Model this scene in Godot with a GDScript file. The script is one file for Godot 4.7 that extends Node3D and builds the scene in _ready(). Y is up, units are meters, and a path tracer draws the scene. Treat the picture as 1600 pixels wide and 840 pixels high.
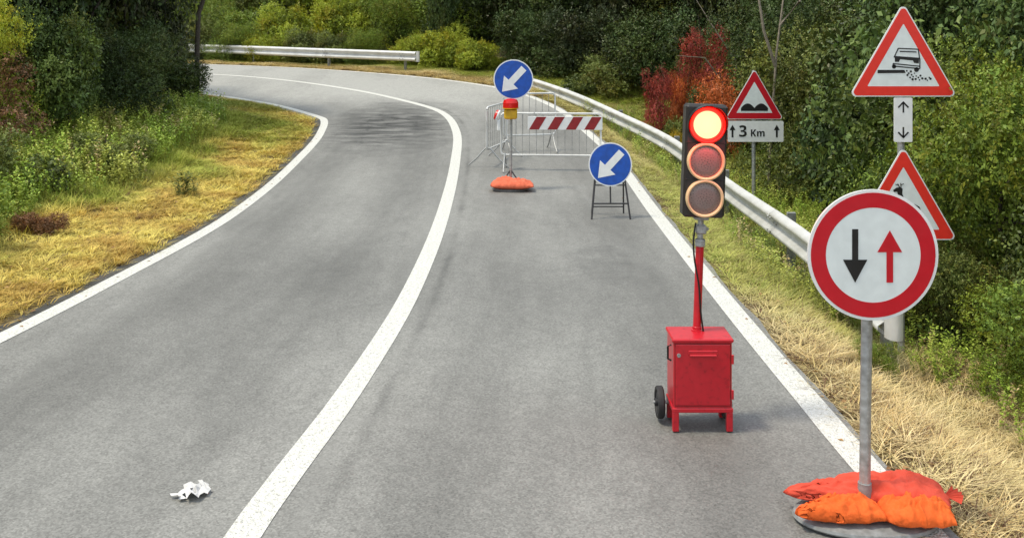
extends Node3D
# A country road bending left through scrub, closed to one lane for roadworks.
# x is right, y is up, the road runs towards -z. "d" below is the distance ahead (d = -z).

var rng := RandomNumberGenerator.new()
var taken := {}
var M := {}
var st: SurfaceTool
var xf := Transform3D.IDENTITY

# ------------------------------------------------------------------ naming

func numbered(parent: Node, called: String) -> String:
	var key := str(parent.get_instance_id()) + called
	var n: int = taken.get(key, 0)
	taken[key] = n + 1
	return called if n == 0 else "%s_%03d" % [called, n]

func put(parent: Node, o: Node3D, called: String) -> Node3D:
	o.name = numbered(parent, called)
	parent.add_child(o, true)
	return o

func thing(called: String, label: String, category: String, at := Vector3.ZERO, turn := 0.0, group := "") -> Node3D:
	var o := Node3D.new()
	put(self, o, called)
	o.position = at
	o.rotation.y = turn
	return tag(o, label, category, group)

func tag(o: Node3D, label: String, category: String, group := "") -> Node3D:
	o.set_meta("label", label)
	o.set_meta("category", category)
	if group != "":
		o.set_meta("group", group)
	return o

func begin() -> void:
	st = SurfaceTool.new()
	st.begin(Mesh.PRIMITIVE_TRIANGLES)
	xf = Transform3D.IDENTITY

func commit() -> ArrayMesh:
	st.generate_normals()
	return st.commit()

func part(called: String, mat: Material, parent: Node, at := Transform3D.IDENTITY) -> MeshInstance3D:
	var o := MeshInstance3D.new()
	o.mesh = commit()
	o.mesh.surface_set_material(0, mat)
	put(parent, o, called)
	o.transform = at
	return o

func share(called: String, mesh: Mesh, mat: Material, parent: Node, at := Transform3D.IDENTITY) -> MeshInstance3D:
	var o := MeshInstance3D.new()
	o.mesh = mesh
	if mat:
		o.material_override = mat
	put(parent, o, called)
	o.transform = at
	return o

# ------------------------------------------------------------------ shapes

func tri(a: Vector3, b: Vector3, c: Vector3, out: Vector3) -> void:
	if (a - c).cross(a - b).dot(out) < 0.0:
		var t := b
		b = c
		c = t
	st.add_vertex(xf * a)
	st.add_vertex(xf * b)
	st.add_vertex(xf * c)

func quad(a: Vector3, b: Vector3, c: Vector3, d: Vector3, out: Vector3) -> void:
	tri(a, b, c, out)
	tri(a, c, d, out)

func box(center: Vector3, size: Vector3, bevel := 0.004) -> void:
	st.set_smooth_group(-1)
	var h := size * 0.5
	var e := minf(bevel, minf(h.x, minf(h.y, h.z)) * 0.9)
	var p := func(sx: int, sy: int, sz: int, ax: int) -> Vector3:
		var v := Vector3(sx * (h.x - e), sy * (h.y - e), sz * (h.z - e))
		if ax == 0: v.x = sx * h.x
		if ax == 1: v.y = sy * h.y
		if ax == 2: v.z = sz * h.z
		return center + v
	for s in [-1, 1]:
		quad(p.call(s, -1, -1, 0), p.call(s, 1, -1, 0), p.call(s, 1, 1, 0), p.call(s, -1, 1, 0), Vector3(s, 0, 0))
		quad(p.call(-1, s, -1, 1), p.call(1, s, -1, 1), p.call(1, s, 1, 1), p.call(-1, s, 1, 1), Vector3(0, s, 0))
		quad(p.call(-1, -1, s, 2), p.call(1, -1, s, 2), p.call(1, 1, s, 2), p.call(-1, 1, s, 2), Vector3(0, 0, s))
		for t in [-1, 1]:
			quad(p.call(s, t, -1, 0), p.call(s, t, 1, 0), p.call(s, t, 1, 1), p.call(s, t, -1, 1), Vector3(s, t, 0))
			quad(p.call(s, -1, t, 0), p.call(s, 1, t, 0), p.call(s, 1, t, 2), p.call(s, -1, t, 2), Vector3(s, 0, t))
			quad(p.call(-1, s, t, 1), p.call(1, s, t, 1), p.call(1, s, t, 2), p.call(-1, s, t, 2), Vector3(0, s, t))
			for u in [-1, 1]:
				tri(p.call(s, t, u, 0), p.call(s, t, u, 1), p.call(s, t, u, 2), Vector3(s, t, u))

func tube(pts: Array, radii, sides := 10) -> void:
	var rings := []
	for i in pts.size():
		var dir: Vector3 = (pts[mini(i + 1, pts.size() - 1)] - pts[maxi(i - 1, 0)]).normalized()
		var side := dir.cross(Vector3.UP if absf(dir.y) < 0.9 else Vector3.RIGHT).normalized()
		var up := side.cross(dir)
		var r: float = radii[i] if radii is Array else radii
		var ring := []
		for k in sides:
			var a := TAU * k / sides
			ring.append(pts[i] + (side * cos(a) + up * sin(a)) * r)
		rings.append(ring)
	st.set_smooth_group(1)
	for i in pts.size() - 1:
		var mid: Vector3 = (pts[i] + pts[i + 1]) * 0.5
		for k in sides:
			var l := (k + 1) % sides
			quad(rings[i][k], rings[i][l], rings[i + 1][l], rings[i + 1][k], (rings[i][k] + rings[i + 1][l]) * 0.5 - mid)
	st.set_smooth_group(-1)
	for e in [0, pts.size() - 1]:
		var axis: Vector3 = pts[e] - pts[1 if e == 0 else e - 1]
		for k in sides:
			tri(pts[e], rings[e][k], rings[e][(k + 1) % sides], axis)

# profile: array of Vector2(radius, height along +axis); spun about the local y axis, then xf
func lathe(profile: Array, segs := 32, center := Vector3.ZERO, basis := Basis.IDENTITY, group := 2) -> void:
	for i in profile.size() - 1:
		var a: Vector2 = profile[i]
		var b: Vector2 = profile[i + 1]
		if a.is_equal_approx(b):
			continue
		var flat := group + i
		st.set_smooth_group(flat)
		var n2 := Vector2(b.y - a.y, a.x - b.x)
		for k in segs:
			var t0 := TAU * k / segs
			var t1 := TAU * (k + 1) / segs
			var c0 := Vector3(cos(t0), 0, sin(t0))
			var c1 := Vector3(cos(t1), 0, sin(t1))
			var cm := (c0 + c1).normalized()
			var out := basis * (cm * n2.x + Vector3.UP * n2.y)
			var p0 := center + basis * (c0 * a.x + Vector3.UP * a.y)
			var p1 := center + basis * (c1 * a.x + Vector3.UP * a.y)
			var q0 := center + basis * (c0 * b.x + Vector3.UP * b.y)
			var q1 := center + basis * (c1 * b.x + Vector3.UP * b.y)
			if a.x > 1e-5:
				tri(p0, p1, q1, out)
			if b.x > 1e-5:
				tri(p0, q1, q0, out)

# profile listed from the outside bottom upwards gives outward faces; a flat polygon given thickness along z
func slab(poly: PackedVector2Array, z0: float, z1: float) -> void:
	st.set_smooth_group(-1)
	var idx := Geometry2D.triangulate_polygon(poly)
	for i in range(0, idx.size(), 3):
		var a := poly[idx[i]]
		var b := poly[idx[i + 1]]
		var c := poly[idx[i + 2]]
		tri(Vector3(a.x, a.y, z1), Vector3(b.x, b.y, z1), Vector3(c.x, c.y, z1), Vector3.BACK)
		tri(Vector3(a.x, a.y, z0), Vector3(b.x, b.y, z0), Vector3(c.x, c.y, z0), Vector3.FORWARD)
	var s := 1.0 if Geometry2D.is_polygon_clockwise(poly) else -1.0
	for i in poly.size():
		var a := poly[i]
		var b := poly[(i + 1) % poly.size()]
		var n := Vector2(-(b.y - a.y), b.x - a.x) * s
		quad(Vector3(a.x, a.y, z0), Vector3(b.x, b.y, z0), Vector3(b.x, b.y, z1), Vector3(a.x, a.y, z1), Vector3(n.x, n.y, 0))

func ring_slab(outer: PackedVector2Array, inner: PackedVector2Array, z0: float, z1: float) -> void:
	st.set_smooth_group(-1)
	var n := outer.size()
	for i in n:
		var j := (i + 1) % n
		quad(Vector3(outer[i].x, outer[i].y, z1), Vector3(outer[j].x, outer[j].y, z1), Vector3(inner[j].x, inner[j].y, z1), Vector3(inner[i].x, inner[i].y, z1), Vector3.BACK)
		var o := (outer[i] + outer[j]) * 0.5
		quad(Vector3(outer[i].x, outer[i].y, z0), Vector3(outer[j].x, outer[j].y, z0), Vector3(outer[j].x, outer[j].y, z1), Vector3(outer[i].x, outer[i].y, z1), Vector3(o.x, o.y, 0))
		quad(Vector3(inner[i].x, inner[i].y, z0), Vector3(inner[j].x, inner[j].y, z0), Vector3(inner[j].x, inner[j].y, z1), Vector3(inner[i].x, inner[i].y, z1), Vector3(-o.x, -o.y, 0))

func circle(r: float, n := 48) -> PackedVector2Array:
	var p := PackedVector2Array()
	for k in n:
		p.append(Vector2(cos(TAU * k / n), sin(TAU * k / n)) * r)
	return p

func triangle(side: float, corner: float) -> PackedVector2Array:
	# rounded equilateral triangle about its centre, point up; the outline's own side length is "side"
	var p := PackedVector2Array()
	var reach := side / sqrt(3.0) - 2.0 * corner
	for k in 3:
		var a := PI / 2 + TAU * k / 3
		var c := Vector2(cos(a), sin(a)) * reach
		for j in 7:
			var b := a - PI / 3 + (TAU / 3) * j / 6.0
			p.append(c + Vector2(cos(b), sin(b)) * corner)
	return p

func rounded_rect(w: float, h: float, r: float) -> PackedVector2Array:
	var p := PackedVector2Array()
	for k in 4:
		var c := Vector2([1, -1, -1, 1][k] * (w / 2 - r), [1, 1, -1, -1][k] * (h / 2 - r))
		for j in 5:
			var a := PI / 2 * (k + j / 4.0)
			p.append(c + Vector2(cos(a), sin(a)) * r)
	return p

func shifted(p: PackedVector2Array, by: Vector2, scale := 1.0) -> PackedVector2Array:
	var q := PackedVector2Array()
	for v in p:
		q.append(v * scale + by)
	return q

func arrow(tip: Vector2, tail: Vector2, shaft: float, head: float, head_len: float) -> PackedVector2Array:
	var u := (tip - tail).normalized()
	var n := Vector2(-u.y, u.x)
	var neck := tip - u * head_len
	return PackedVector2Array([tip, neck + n * head / 2, neck + n * shaft / 2, tail + n * shaft / 2, tail - n * shaft / 2, neck - n * shaft / 2, neck - n * head / 2])

func stroke(a: Vector2, b: Vector2, w: float) -> PackedVector2Array:
	var n := (b - a).normalized().orthogonal() * w / 2
	return PackedVector2Array([a + n, b + n, b - n, a - n])

# ------------------------------------------------------------------ the lie of the land

const RISE_D := [-200.0, -20.0, 14.0, 17.0, 20.0, 24.0, 29.0, 33.0, 40.0, 60.0, 120.0, 400.0]
const RISE_H := [0.0, 0.0, 0.0, 0.06, 0.22, 0.52, 0.93, 1.15, 1.40, 2.0, 3.4, 8.0]

func hermite(xs: Array, ys: Array, x: float):
	var n := xs.size()
	if x <= xs[0]: return ys[0]
	if x >= xs[n - 1]: return ys[n - 1]
	var i := 0
	while x > xs[i + 1]: i += 1
	var h: float = xs[i + 1] - xs[i]
	var t: float = (x - xs[i]) / h
	var m0 = (ys[i + 1] - ys[maxi(i - 1, 0)]) / (xs[i + 1] - xs[maxi(i - 1, 0)])
	var m1 = (ys[mini(i + 2, n - 1)] - ys[i]) / (xs[mini(i + 2, n - 1)] - xs[i])
	var t2 := t * t
	var t3 := t2 * t
	return ys[i] * (2 * t3 - 3 * t2 + 1) + m0 * (h * (t3 - 2 * t2 + t)) + ys[i + 1] * (3 * t2 - 2 * t3) + m1 * (h * (t3 - t2))

func rise(d: float) -> float:
	return hermite(RISE_D, RISE_H, d)

# stations of the road: distance ahead, x of the centre line, width of the left and of the right lane
const STATIONS := [
	[-90.0, -16.0, 2.85, 2.9], [-60.0, -8.0, 2.85, 2.9], [-30.0, -4.0, 2.85, 2.9], [-10.0, -2.1, 2.9, 3.1], [0.0, -1.45, 2.95, 3.15], [4.3, -1.22, 2.9, 3.12], [6.1, -1.03, 2.88, 2.88],
	[8.3, -0.89, 2.8, 2.70], [11.7, -0.86, 2.63, 2.66], [16.9, -0.99, 2.75, 2.8], [20.0, -1.17, 2.78, 2.68], [22.4, -1.64, 2.75, 2.8], [24.0, -2.56, 2.8, 3.2],
	[26.0, -4.2, 2.9, 3.1], [28.2, -6.8, 3.1, 2.8], [29.5, -9.1, 3.3, 2.8], [31.3, -14.0, 3.0, 2.8], [32.6, -22.0, 2.9, 2.8], [32.0, -38.0, 2.9, 2.8], [26.0, -70.0, 2.9, 2.8]]
var lane := []      # dense: {p: Vector2(x, d), n: right normal, wl, wr}

func build_lane() -> void:
	var s := [0.0]
	var px := []
	var pd := []
	var wl := []
	var wr := []
	for i in STATIONS.size():
		var a = STATIONS[i]
		if i > 0:
			s.append(s[i - 1] + Vector2(a[1], a[0]).distance_to(Vector2(STATIONS[i - 1][1], STATIONS[i - 1][0])))
		px.append(a[1]); pd.append(a[0]); wl.append(a[2]); wr.append(a[3])
	var total: float = s[s.size() - 1]
	var at := 0.0
	while at < total:
		var p := Vector2(hermite(s, px, at), hermite(s, pd, at))
		var q := Vector2(hermite(s, px, at + 0.05), hermite(s, pd, at + 0.05))
		var u := (q - p).normalized()
		lane.append({"p": p, "n": Vector2(u.y, -u.x), "wl": hermite(s, wl, at), "wr": hermite(s, wr, at), "s": at})
		at += 0.4 if p.y > -8 and p.x > -16 else 2.0

# distance beyond the white edge line: [metres off the carriageway (negative on it), +1 right / -1 left]
func off_road(p: Vector2) -> Array:
	var best := 1e9
	var k := 0
	for i in lane.size():
		var dd: float = p.distance_squared_to(lane[i].p)
		if dd < best:
			best = dd
			k = i
	var l = lane[k]
	var lat: float = (p - l.p).dot(l.n)
	var far := sqrt(best)
	if lat >= 0:
		return [maxf(lat, far if far > 6 else lat) - l.wr, 1.0]
	return [maxf(-lat, far if far > 6 else -lat) - l.wl, -1.0]

func side_height(off: float, side: float, p: Vector2) -> float:
	if off < 0.0:
		return -0.09
	if side > 0:
		var drop := 0.55 * (1.0 - smoothstep(21.0, 28.0, p.y))
		var h := -drop * smoothstep(0.15, 1.5, off) - 0.03 * (1.0 - smoothstep(0.0, 0.4, off))
		h += 0.38 * maxf(0.0, off - 2.6) * smoothstep(24.0, 31.0, p.y)
		h += 0.10 * clampf(off - 3.0, 0.0, 30.0) * (1.0 - smoothstep(24.0, 31.0, p.y))
		return h
	return -0.03 * (1.0 - smoothstep(0.0, 0.4, off)) + 0.05 * minf(off, 2.0) + 0.16 * clampf(off - 2.0, 0.0, 60.0)

const GX0 := -18.0
const GD0 := -8.0
const GSTEP := 0.25
const GNX := 128
const GND := 208
var g_h := PackedFloat32Array()
var g_off := PackedFloat32Array()
var g_side := PackedFloat32Array()
var bumps := FastNoiseLite.new()

func raw_ground(p: Vector2) -> Array:
	var o := off_road(p)
	var h := rise(p.y) + side_height(o[0], o[1], p)
	if o[0] > 0.2:
		h += bumps.get_noise_2d(p.x, p.y) * 0.07 * minf(1.0, o[0])
	return [h, o[0], o[1]]

func build_cache() -> void:
	bumps.seed = 5
	bumps.frequency = 0.55
	for j in GND:
		for i in GNX:
			var r := raw_ground(Vector2(GX0 + i * GSTEP, GD0 + j * GSTEP))
			g_h.append(r[0]); g_off.append(r[1]); g_side.append(r[2])

func cached(a: PackedFloat32Array, p: Vector2) -> float:
	var u := clampf((p.x - GX0) / GSTEP, 0.0, GNX - 1.01)
	var v := clampf((p.y - GD0) / GSTEP, 0.0, GND - 1.01)
	var i := int(u)
	var j := int(v)
	var k := j * GNX + i
	return lerpf(lerpf(a[k], a[k + 1], u - i), lerpf(a[k + GNX], a[k + GNX + 1], u - i), v - j)

func ground(x: float, d: float) -> Vector3:
	if x < GX0 or x > GX0 + (GNX - 2) * GSTEP or d < GD0 or d > GD0 + (GND - 2) * GSTEP:
		return Vector3(x, raw_ground(Vector2(x, d))[0], -d)
	return Vector3(x, cached(g_h, Vector2(x, d)), -d)

# ------------------------------------------------------------------ materials

func plain(color: Color, rough := 0.6, metal := 0.0) -> StandardMaterial3D:
	var m := StandardMaterial3D.new()
	m.albedo_color = color
	m.roughness = rough
	m.metallic = metal
	return m

func noise_tex(freq: float, seed_: int, lo: Color, hi: Color, size := 256, normal := false, kind := FastNoiseLite.TYPE_SIMPLEX_SMOOTH) -> NoiseTexture2D:
	var n := FastNoiseLite.new()
	n.noise_type = kind
	n.frequency = freq
	n.seed = seed_
	n.fractal_octaves = 4
	var t := NoiseTexture2D.new()
	t.noise = n
	t.width = size
	t.height = size
	t.seamless = true
	t.as_normal_map = normal
	if not normal:
		var g := Gradient.new()
		g.set_color(0, lo)
		g.set_color(1, hi)
		t.color_ramp = g
	return t

# a paint or metal with faint mottling, so that no face is one flat tone
func worn(color: Color, rough := 0.5, metal := 0.0, depth := 0.16, scale := 3.0) -> StandardMaterial3D:
	var m := plain(color, rough, metal)
	m.albedo_texture = tex_worn
	if depth > 0.25:
		m.albedo_texture = tex_stained
	m.uv1_triplanar = true
	m.uv1_scale = Vector3.ONE * scale
	m.roughness_texture = tex_rough
	return m

var tex_worn: NoiseTexture2D
var tex_stained: NoiseTexture2D
var tex_sign: NoiseTexture2D
var tex_rough: NoiseTexture2D

func leaf_mat(color: Color, through := 0.5) -> StandardMaterial3D:
	var m := plain(color, 0.42)
	m.metallic_specular = 0.32
	m.vertex_color_use_as_albedo = true
	m.backlight_enabled = true
	m.backlight = Color(through, through, through * 0.8)
	m.cull_mode = BaseMaterial3D.CULL_DISABLED
	return m

func lin(r: float, g: float, b: float) -> Color:
	return Color(r, g, b).linear_to_srgb()

func asphalt() -> StandardMaterial3D:
	# grain: a 2.2 m tile of light and dark aggregate
	var n := 1024
	var cell := FastNoiseLite.new()
	cell.noise_type = FastNoiseLite.TYPE_CELLULAR
	cell.cellular_return_type = FastNoiseLite.RETURN_CELL_VALUE
	cell.frequency = 0.21
	cell.seed = 3
	var a := cell.get_seamless_image(n, n).get_data()
	var soft := FastNoiseLite.new()
	soft.frequency = 0.012
	soft.fractal_octaves = 5
	soft.seed = 8
	var b := soft.get_seamless_image(n, n).get_data()
	var bytes := PackedByteArray()
	bytes.resize(n * n * 3)
	for i in n * n:
		var q := a[i] / 255.0
		var v := 0.72 + (q - 0.5) * 0.29 + (b[i] / 255.0 - 0.5) * 0.05
		if q > 0.93: v += 0.14
		if q < 0.09: v -= 0.20
		var g := clampi(int(v * 255.0), 0, 255)
		bytes[i * 3] = g
		bytes[i * 3 + 1] = g
		bytes[i * 3 + 2] = mini(255, int(g * 0.985))
	var grain := ImageTexture.create_from_image(Image.create_from_data(n, n, false, Image.FORMAT_RGB8, bytes))
	# worn marks, plus painted sunlight at the bend: one map of the whole visible carriageway, x -14..4 and d -2..40
	var w := 768
	var h := 1536
	var big := FastNoiseLite.new()
	big.frequency = 0.010
	big.fractal_octaves = 4
	big.seed = 21
	var fine := FastNoiseLite.new()
	fine.frequency = 0.05
	fine.fractal_octaves = 3
	fine.seed = 4
	var crack := FastNoiseLite.new()
	crack.noise_type = FastNoiseLite.TYPE_CELLULAR
	crack.cellular_return_type = FastNoiseLite.RETURN_DISTANCE2_SUB
	crack.cellular_distance_function = FastNoiseLite.DISTANCE_EUCLIDEAN
	crack.domain_warp_enabled = true
	crack.domain_warp_amplitude = 14.0
	crack.domain_warp_frequency = 0.03
	crack.frequency = 0.022
	crack.seed = 12
	var mark := PackedByteArray()
	mark.resize(w * h * 3)
	for j in h:
		var d := -2.0 + 42.0 * j / h
		var cx: float = hermite([-10.0, 0.0, 8.0, 12.0, 17.0, 20.0, 22.4, 24.0, 26.0, 28.2, 29.5], [-2.1, -1.45, -0.89, -0.86, -0.99, -1.17, -1.64, -2.56, -4.2, -6.8, -9.1], d)
		for i in w:
			var x := -14.0 + 18.0 * i / w
			var v := 0.79 + 0.11 * big.get_noise_2d(i * 0.9, j * 0.5) + 0.03 * fine.get_noise_2d(i * 2.0, j * 0.9)
			var o := x - cx
			if d < 24.0:
				# rolled wheel paths, darker, drifting a little
				for t in [-2.05, -0.75, 0.75, 2.1]:
					var q: float = (o - t + 0.12 * big.get_noise_2d(5.0, j * 1.0)) / 0.32
					v -= 0.065 * exp(-q * q)
				# oil along the middle of the left lane
				var e1 := Vector2((o + 1.25 - (d - 8.6) * 0.18) / 0.75, (d - 8.8) / 1.5).length_squared()
				v -= 0.09 * exp(-e1)
				var e2 := Vector2((o + 1.5) / 0.6, (d - 6.4) / 0.8).length_squared()
				v -= 0.06 * exp(-e2)
				# the seam beside the centre line
				var sq := (o - 0.20 + 0.02 * fine.get_noise_2d(3.0, j * 3.0)) / 0.035
				v -= 0.16 * exp(-sq * sq) * clampf(0.6 + big.get_noise_2d(70.0, j * 2.0), 0.0, 1.0)
			if d < 21.5 and o < -hermite([0.0, 4.3, 6.1, 8.3, 11.7, 16.9, 20.0, 22.4, 24.0, 26.0], [2.95, 2.9, 2.88, 2.8, 2.63, 2.75, 2.78, 2.75, 2.8, 2.9], d) - 0.085:
				v -= 0.34
			# crazed patch before the bend
			var patch := exp(-Vector2((x + 2.55) / 1.15, (d - 20.6) / 2.5).length_squared())
			patch = maxf(patch, 0.55 * exp(-Vector2((x - 0.9) / 0.5, (d - 9.5) / 1.5).length_squared()) * 0.3)
			if patch > 0.12:
				v -= 0.34 * patch * clampf(0.75 + 1.3 * fine.get_noise_2d(i * 0.5, j * 1.6), 0.0, 1.5)
				var c := crack.get_noise_2d(i * 2.0, j * 1.9)
				if c < -0.88:
					v -= 0.16 * patch
			# streaks along the road
			v += 0.035 * fine.get_noise_2d(o * 85.0, d * 7.0 + 300.0) * (1.0 - smoothstep(19.0, 23.0, d))
			# bright sun on the bend, painted into the asphalt as a lighter tone
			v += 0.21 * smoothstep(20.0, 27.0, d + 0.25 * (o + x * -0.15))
			var g := clampi(int(v * 255.0), 20, 255)
			var k := (j * w + i) * 3
			mark[k] = g
			mark[k + 1] = g
			mark[k + 2] = g
	var wear_and_sun := ImageTexture.create_from_image(Image.create_from_data(w, h, false, Image.FORMAT_RGB8, mark))
	var m := plain(lin(0.715, 0.718, 0.70), 0.72)
	m.metallic_specular = 0.5
	m.albedo_texture = grain
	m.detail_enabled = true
	m.detail_albedo = wear_and_sun
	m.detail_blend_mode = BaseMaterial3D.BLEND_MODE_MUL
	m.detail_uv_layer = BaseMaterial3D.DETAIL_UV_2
	return m

func make_materials() -> void:
	tex_worn = noise_tex(0.012, 2, Color(0.84, 0.84, 0.83), Color(1, 1, 1))
	tex_stained = noise_tex(0.02, 6, Color(0.72, 0.71, 0.69), Color(1, 1, 1))
	tex_sign = noise_tex(0.012, 3, Color(0.95, 0.95, 0.95), Color(1, 1, 1))
	tex_rough = noise_tex(0.02, 9, Color(0.75, 0.75, 0.75), Color(1, 1, 1))
	M.asphalt = asphalt()
	M.line = worn(lin(0.76, 0.765, 0.74), 0.7, 0.0, 0.2, 0.9)
	M.line.albedo_texture = noise_tex(0.06, 14, Color(0.78, 0.78, 0.76), Color(1, 1, 1), 512)
	M.line.albedo_texture.color_ramp.set_color(0, Color(0.62, 0.62, 0.60))
	M.line.albedo_texture.color_ramp.add_point(0.28, Color(0.90, 0.90, 0.88))
	M.line.normal_enabled = true
	M.line.normal_texture = noise_tex(0.3, 15, Color.BLACK, Color.WHITE, 256, true)
	M.line.normal_scale = 0.5
	var soil := plain(lin(0.30, 0.225, 0.10), 0.95)
	soil.albedo_texture = noise_tex(0.03, 31, Color(0.45, 0.43, 0.36), Color(1, 1, 1), 512)
	soil.uv1_triplanar = true
	soil.uv1_world_triplanar = true
	soil.uv1_scale = Vector3.ONE * 0.6
	soil.vertex_color_use_as_albedo = true
	soil.normal_enabled = true
	soil.normal_texture = noise_tex(0.05, 32, Color.BLACK, Color.WHITE, 512, true)
	soil.normal_scale = 1.4
	M.soil = soil
	M.grass = leaf_mat(Color.WHITE, 0.55)
	M.grass.roughness = 0.8
	M.stone = plain(Color.WHITE, 0.9)
	M.stone.vertex_color_use_as_albedo = true
	M.weed = leaf_mat(Color.WHITE, 0.5)
	M.zinc = worn(lin(0.50, 0.52, 0.53), 0.45, 0.35, 0.3, 5.0)
	M.rail = worn(lin(0.74, 0.75, 0.74), 0.5, 0.12, 0.2, 0.9)
	M.post = worn(lin(0.40, 0.42, 0.43), 0.5, 0.4, 0.3, 3.0)
	M.steel_dark = worn(lin(0.05, 0.05, 0.055), 0.55, 0.3)
	M.white = worn(lin(0.80, 0.82, 0.82), 0.45)
	M.cool_white = worn(lin(0.74, 0.80, 0.80), 0.45)
	M.back = worn(lin(0.33, 0.34, 0.35), 0.5, 0.3)
	M.red = worn(lin(0.78, 0.036, 0.022), 0.42)
	M.deep_red = worn(lin(0.55, 0.008, 0.02), 0.42)
	M.dark_red = worn(lin(0.30, 0.012, 0.018), 0.45)
	for k in ["white", "cool_white", "red", "deep_red"]:
		M[k].albedo_texture = tex_sign
	M.black = worn(lin(0.012, 0.012, 0.013), 0.5)
	M.blue = worn(lin(0.003, 0.085, 0.48), 0.4)
	M.box_red = worn(lin(0.54, 0.010, 0.022), 0.38, 0.0, 0.2, 2.0)
	M.box_red.albedo_texture = noise_tex(0.035, 19, Color(0.78, 0.76, 0.76), Color(1, 1, 1))
	M.box_red.albedo_texture.color_ramp.add_point(0.3, Color(0.95, 0.95, 0.95))
	M.box_red.clearcoat_enabled = true
	M.box_red.clearcoat = 0.25
	M.box_red.clearcoat_roughness = 0.35
	M.rubber = worn(lin(0.022, 0.022, 0.024), 0.75)
	M.housing = worn(lin(0.026, 0.022, 0.022), 0.45)
	M.amber_ring = worn(lin(0.86, 0.60, 0.33), 0.5)
	M.lens_off = plain(lin(0.22, 0.165, 0.15), 0.28)
	M.lens_red = plain(lin(0.4, 0.01, 0.005), 0.3)
	M.bead = plain(lin(0.08, 0.055, 0.05), 0.3)
	M.glow = plain(lin(0.5, 0.2, 0.1), 0.4)
	M.glow.emission_enabled = true
	M.glow.emission = lin(1.0, 0.80, 0.38)
	M.glow.emission_energy_multiplier = 0.62
	M.glow_edge = plain(lin(0.8, 0.02, 0.01), 0.4)
	M.glow_edge.emission_enabled = true
	M.glow_edge.emission = lin(1.0, 0.02, 0.012)
	M.glow_edge.emission_energy_multiplier = 1.6
	M.yellow = worn(lin(0.72, 0.42, 0.01), 0.4)
	M.lamp_red = plain(lin(0.62, 0.012, 0.01), 0.25)
	M.orange = cloth(lin(0.85, 0.14, 0.015))
	M.coral = cloth(lin(0.72, 0.085, 0.045))
	M.faded = cloth(lin(0.80, 0.17, 0.085))
	M.base_grey = worn(lin(0.30, 0.32, 0.33), 0.65, 0.0, 0.3, 4.0)
	M.paper = worn(lin(0.70, 0.70, 0.70), 0.8)
	M.bark = worn(lin(0.075, 0.062, 0.048), 0.9, 0.0, 0.3, 2.0)
	M.bark.normal_enabled = true
	M.bark.normal_texture = noise_tex(0.06, 41, Color.BLACK, Color.WHITE, 256, true)
	M.pale_bark = worn(lin(0.30, 0.26, 0.20), 0.9, 0.0, 0.3, 2.0)
	M.dead_leaf = leaf_mat(lin(0.13, 0.06, 0.03))
	# foliage, by kind of plant
	M.leaf_olive = leaf_mat(lin(0.18, 0.215, 0.055))
	M.leaf_dark = leaf_mat(lin(0.080, 0.120, 0.035), 0.3)
	M.leaf_deep = leaf_mat(lin(0.065, 0.085, 0.034), 0.25)
	M.leaf_mid = leaf_mat(lin(0.15, 0.21, 0.05), 0.5)
	M.leaf_lime = leaf_mat(lin(0.44, 0.50, 0.065), 0.8)
	M.leaf_fresh = leaf_mat(lin(0.24, 0.33, 0.055), 0.65)
	M.leaf_grey = leaf_mat(lin(0.105, 0.165, 0.05), 0.4)
	M.leaf_red = leaf_mat(lin(0.42, 0.075, 0.06), 0.5)
	M.leaf_orange = leaf_mat(lin(0.62, 0.17, 0.055), 0.6)
	M.leaf_yellow = leaf_mat(lin(0.48, 0.34, 0.03), 0.6)
	M.leaf_rust = leaf_mat(lin(0.24, 0.12, 0.06), 0.4)

func cloth(color: Color) -> StandardMaterial3D:
	var m := plain(color, 0.85)
	m.albedo_texture = noise_tex(0.02, 51, Color(0.86, 0.84, 0.82), Color(1, 1, 1))
	m.uv1_triplanar = true
	m.uv1_scale = Vector3.ONE * 2.0
	m.normal_enabled = true
	m.normal_texture = noise_tex(0.09, 52, Color.BLACK, Color.WHITE, 256, true, FastNoiseLite.TYPE_PERLIN)
	m.normal_scale = 0.3
	m.backlight_enabled = true
	m.backlight = Color(0.25, 0.2, 0.2)
	return m

# ------------------------------------------------------------------ setting

func build_ground() -> void:
	var xs := []
	var ds := []
	for a in [-400.0, -250.0, -150.0, -90.0, -60.0, -45.0, -36.0, -30.0, -26.0, -23.0, -21.0, -19.0]: xs.append(a)
	for i in 124: xs.append(-17.75 + i * 0.25)
	for a in [14.0, 16.0, 19.0, 23.0, 28.0, 36.0, 50.0, 80.0, 150.0, 250.0, 400.0]: xs.append(a)
	for a in [-400.0, -200.0, -120.0, -80.0, -60.0, -45.0, -34.0, -26.0, -20.0, -15.0, -11.0, -9.0]: ds.append(a)
	for i in 198: ds.append(-7.75 + i * 0.25)
	for a in [42.5, 44.0, 46.0, 49.0, 53.0, 60.0, 70.0, 90.0, 130.0, 200.0, 400.0]: ds.append(a)
	var v := PackedVector3Array()
	var nx := xs.size()
	for d in ds:
		for x in xs:
			v.append(ground(x, d))
	begin()
	st.set_smooth_group(1)
	for q in v:
		var o := raw_ground(Vector2(q.x, -q.z))
		var t := smoothstep(1.6 if o[2] < 0 else 1.9, 3.4, o[1])
		st.set_color(Color(1, 1, 1).lerp(Color(0.28, 0.32, 0.25), t))
		st.add_vertex(q)
	for j in ds.size() - 1:
		for i in nx - 1:
			var k := j * nx + i
			for q in [k, k + nx, k + nx + 1, k, k + nx + 1, k + 1]:
				st.add_index(q)
	var o := part("ground", M.soil, self)
	o.set_meta("kind", "structure")

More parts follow.
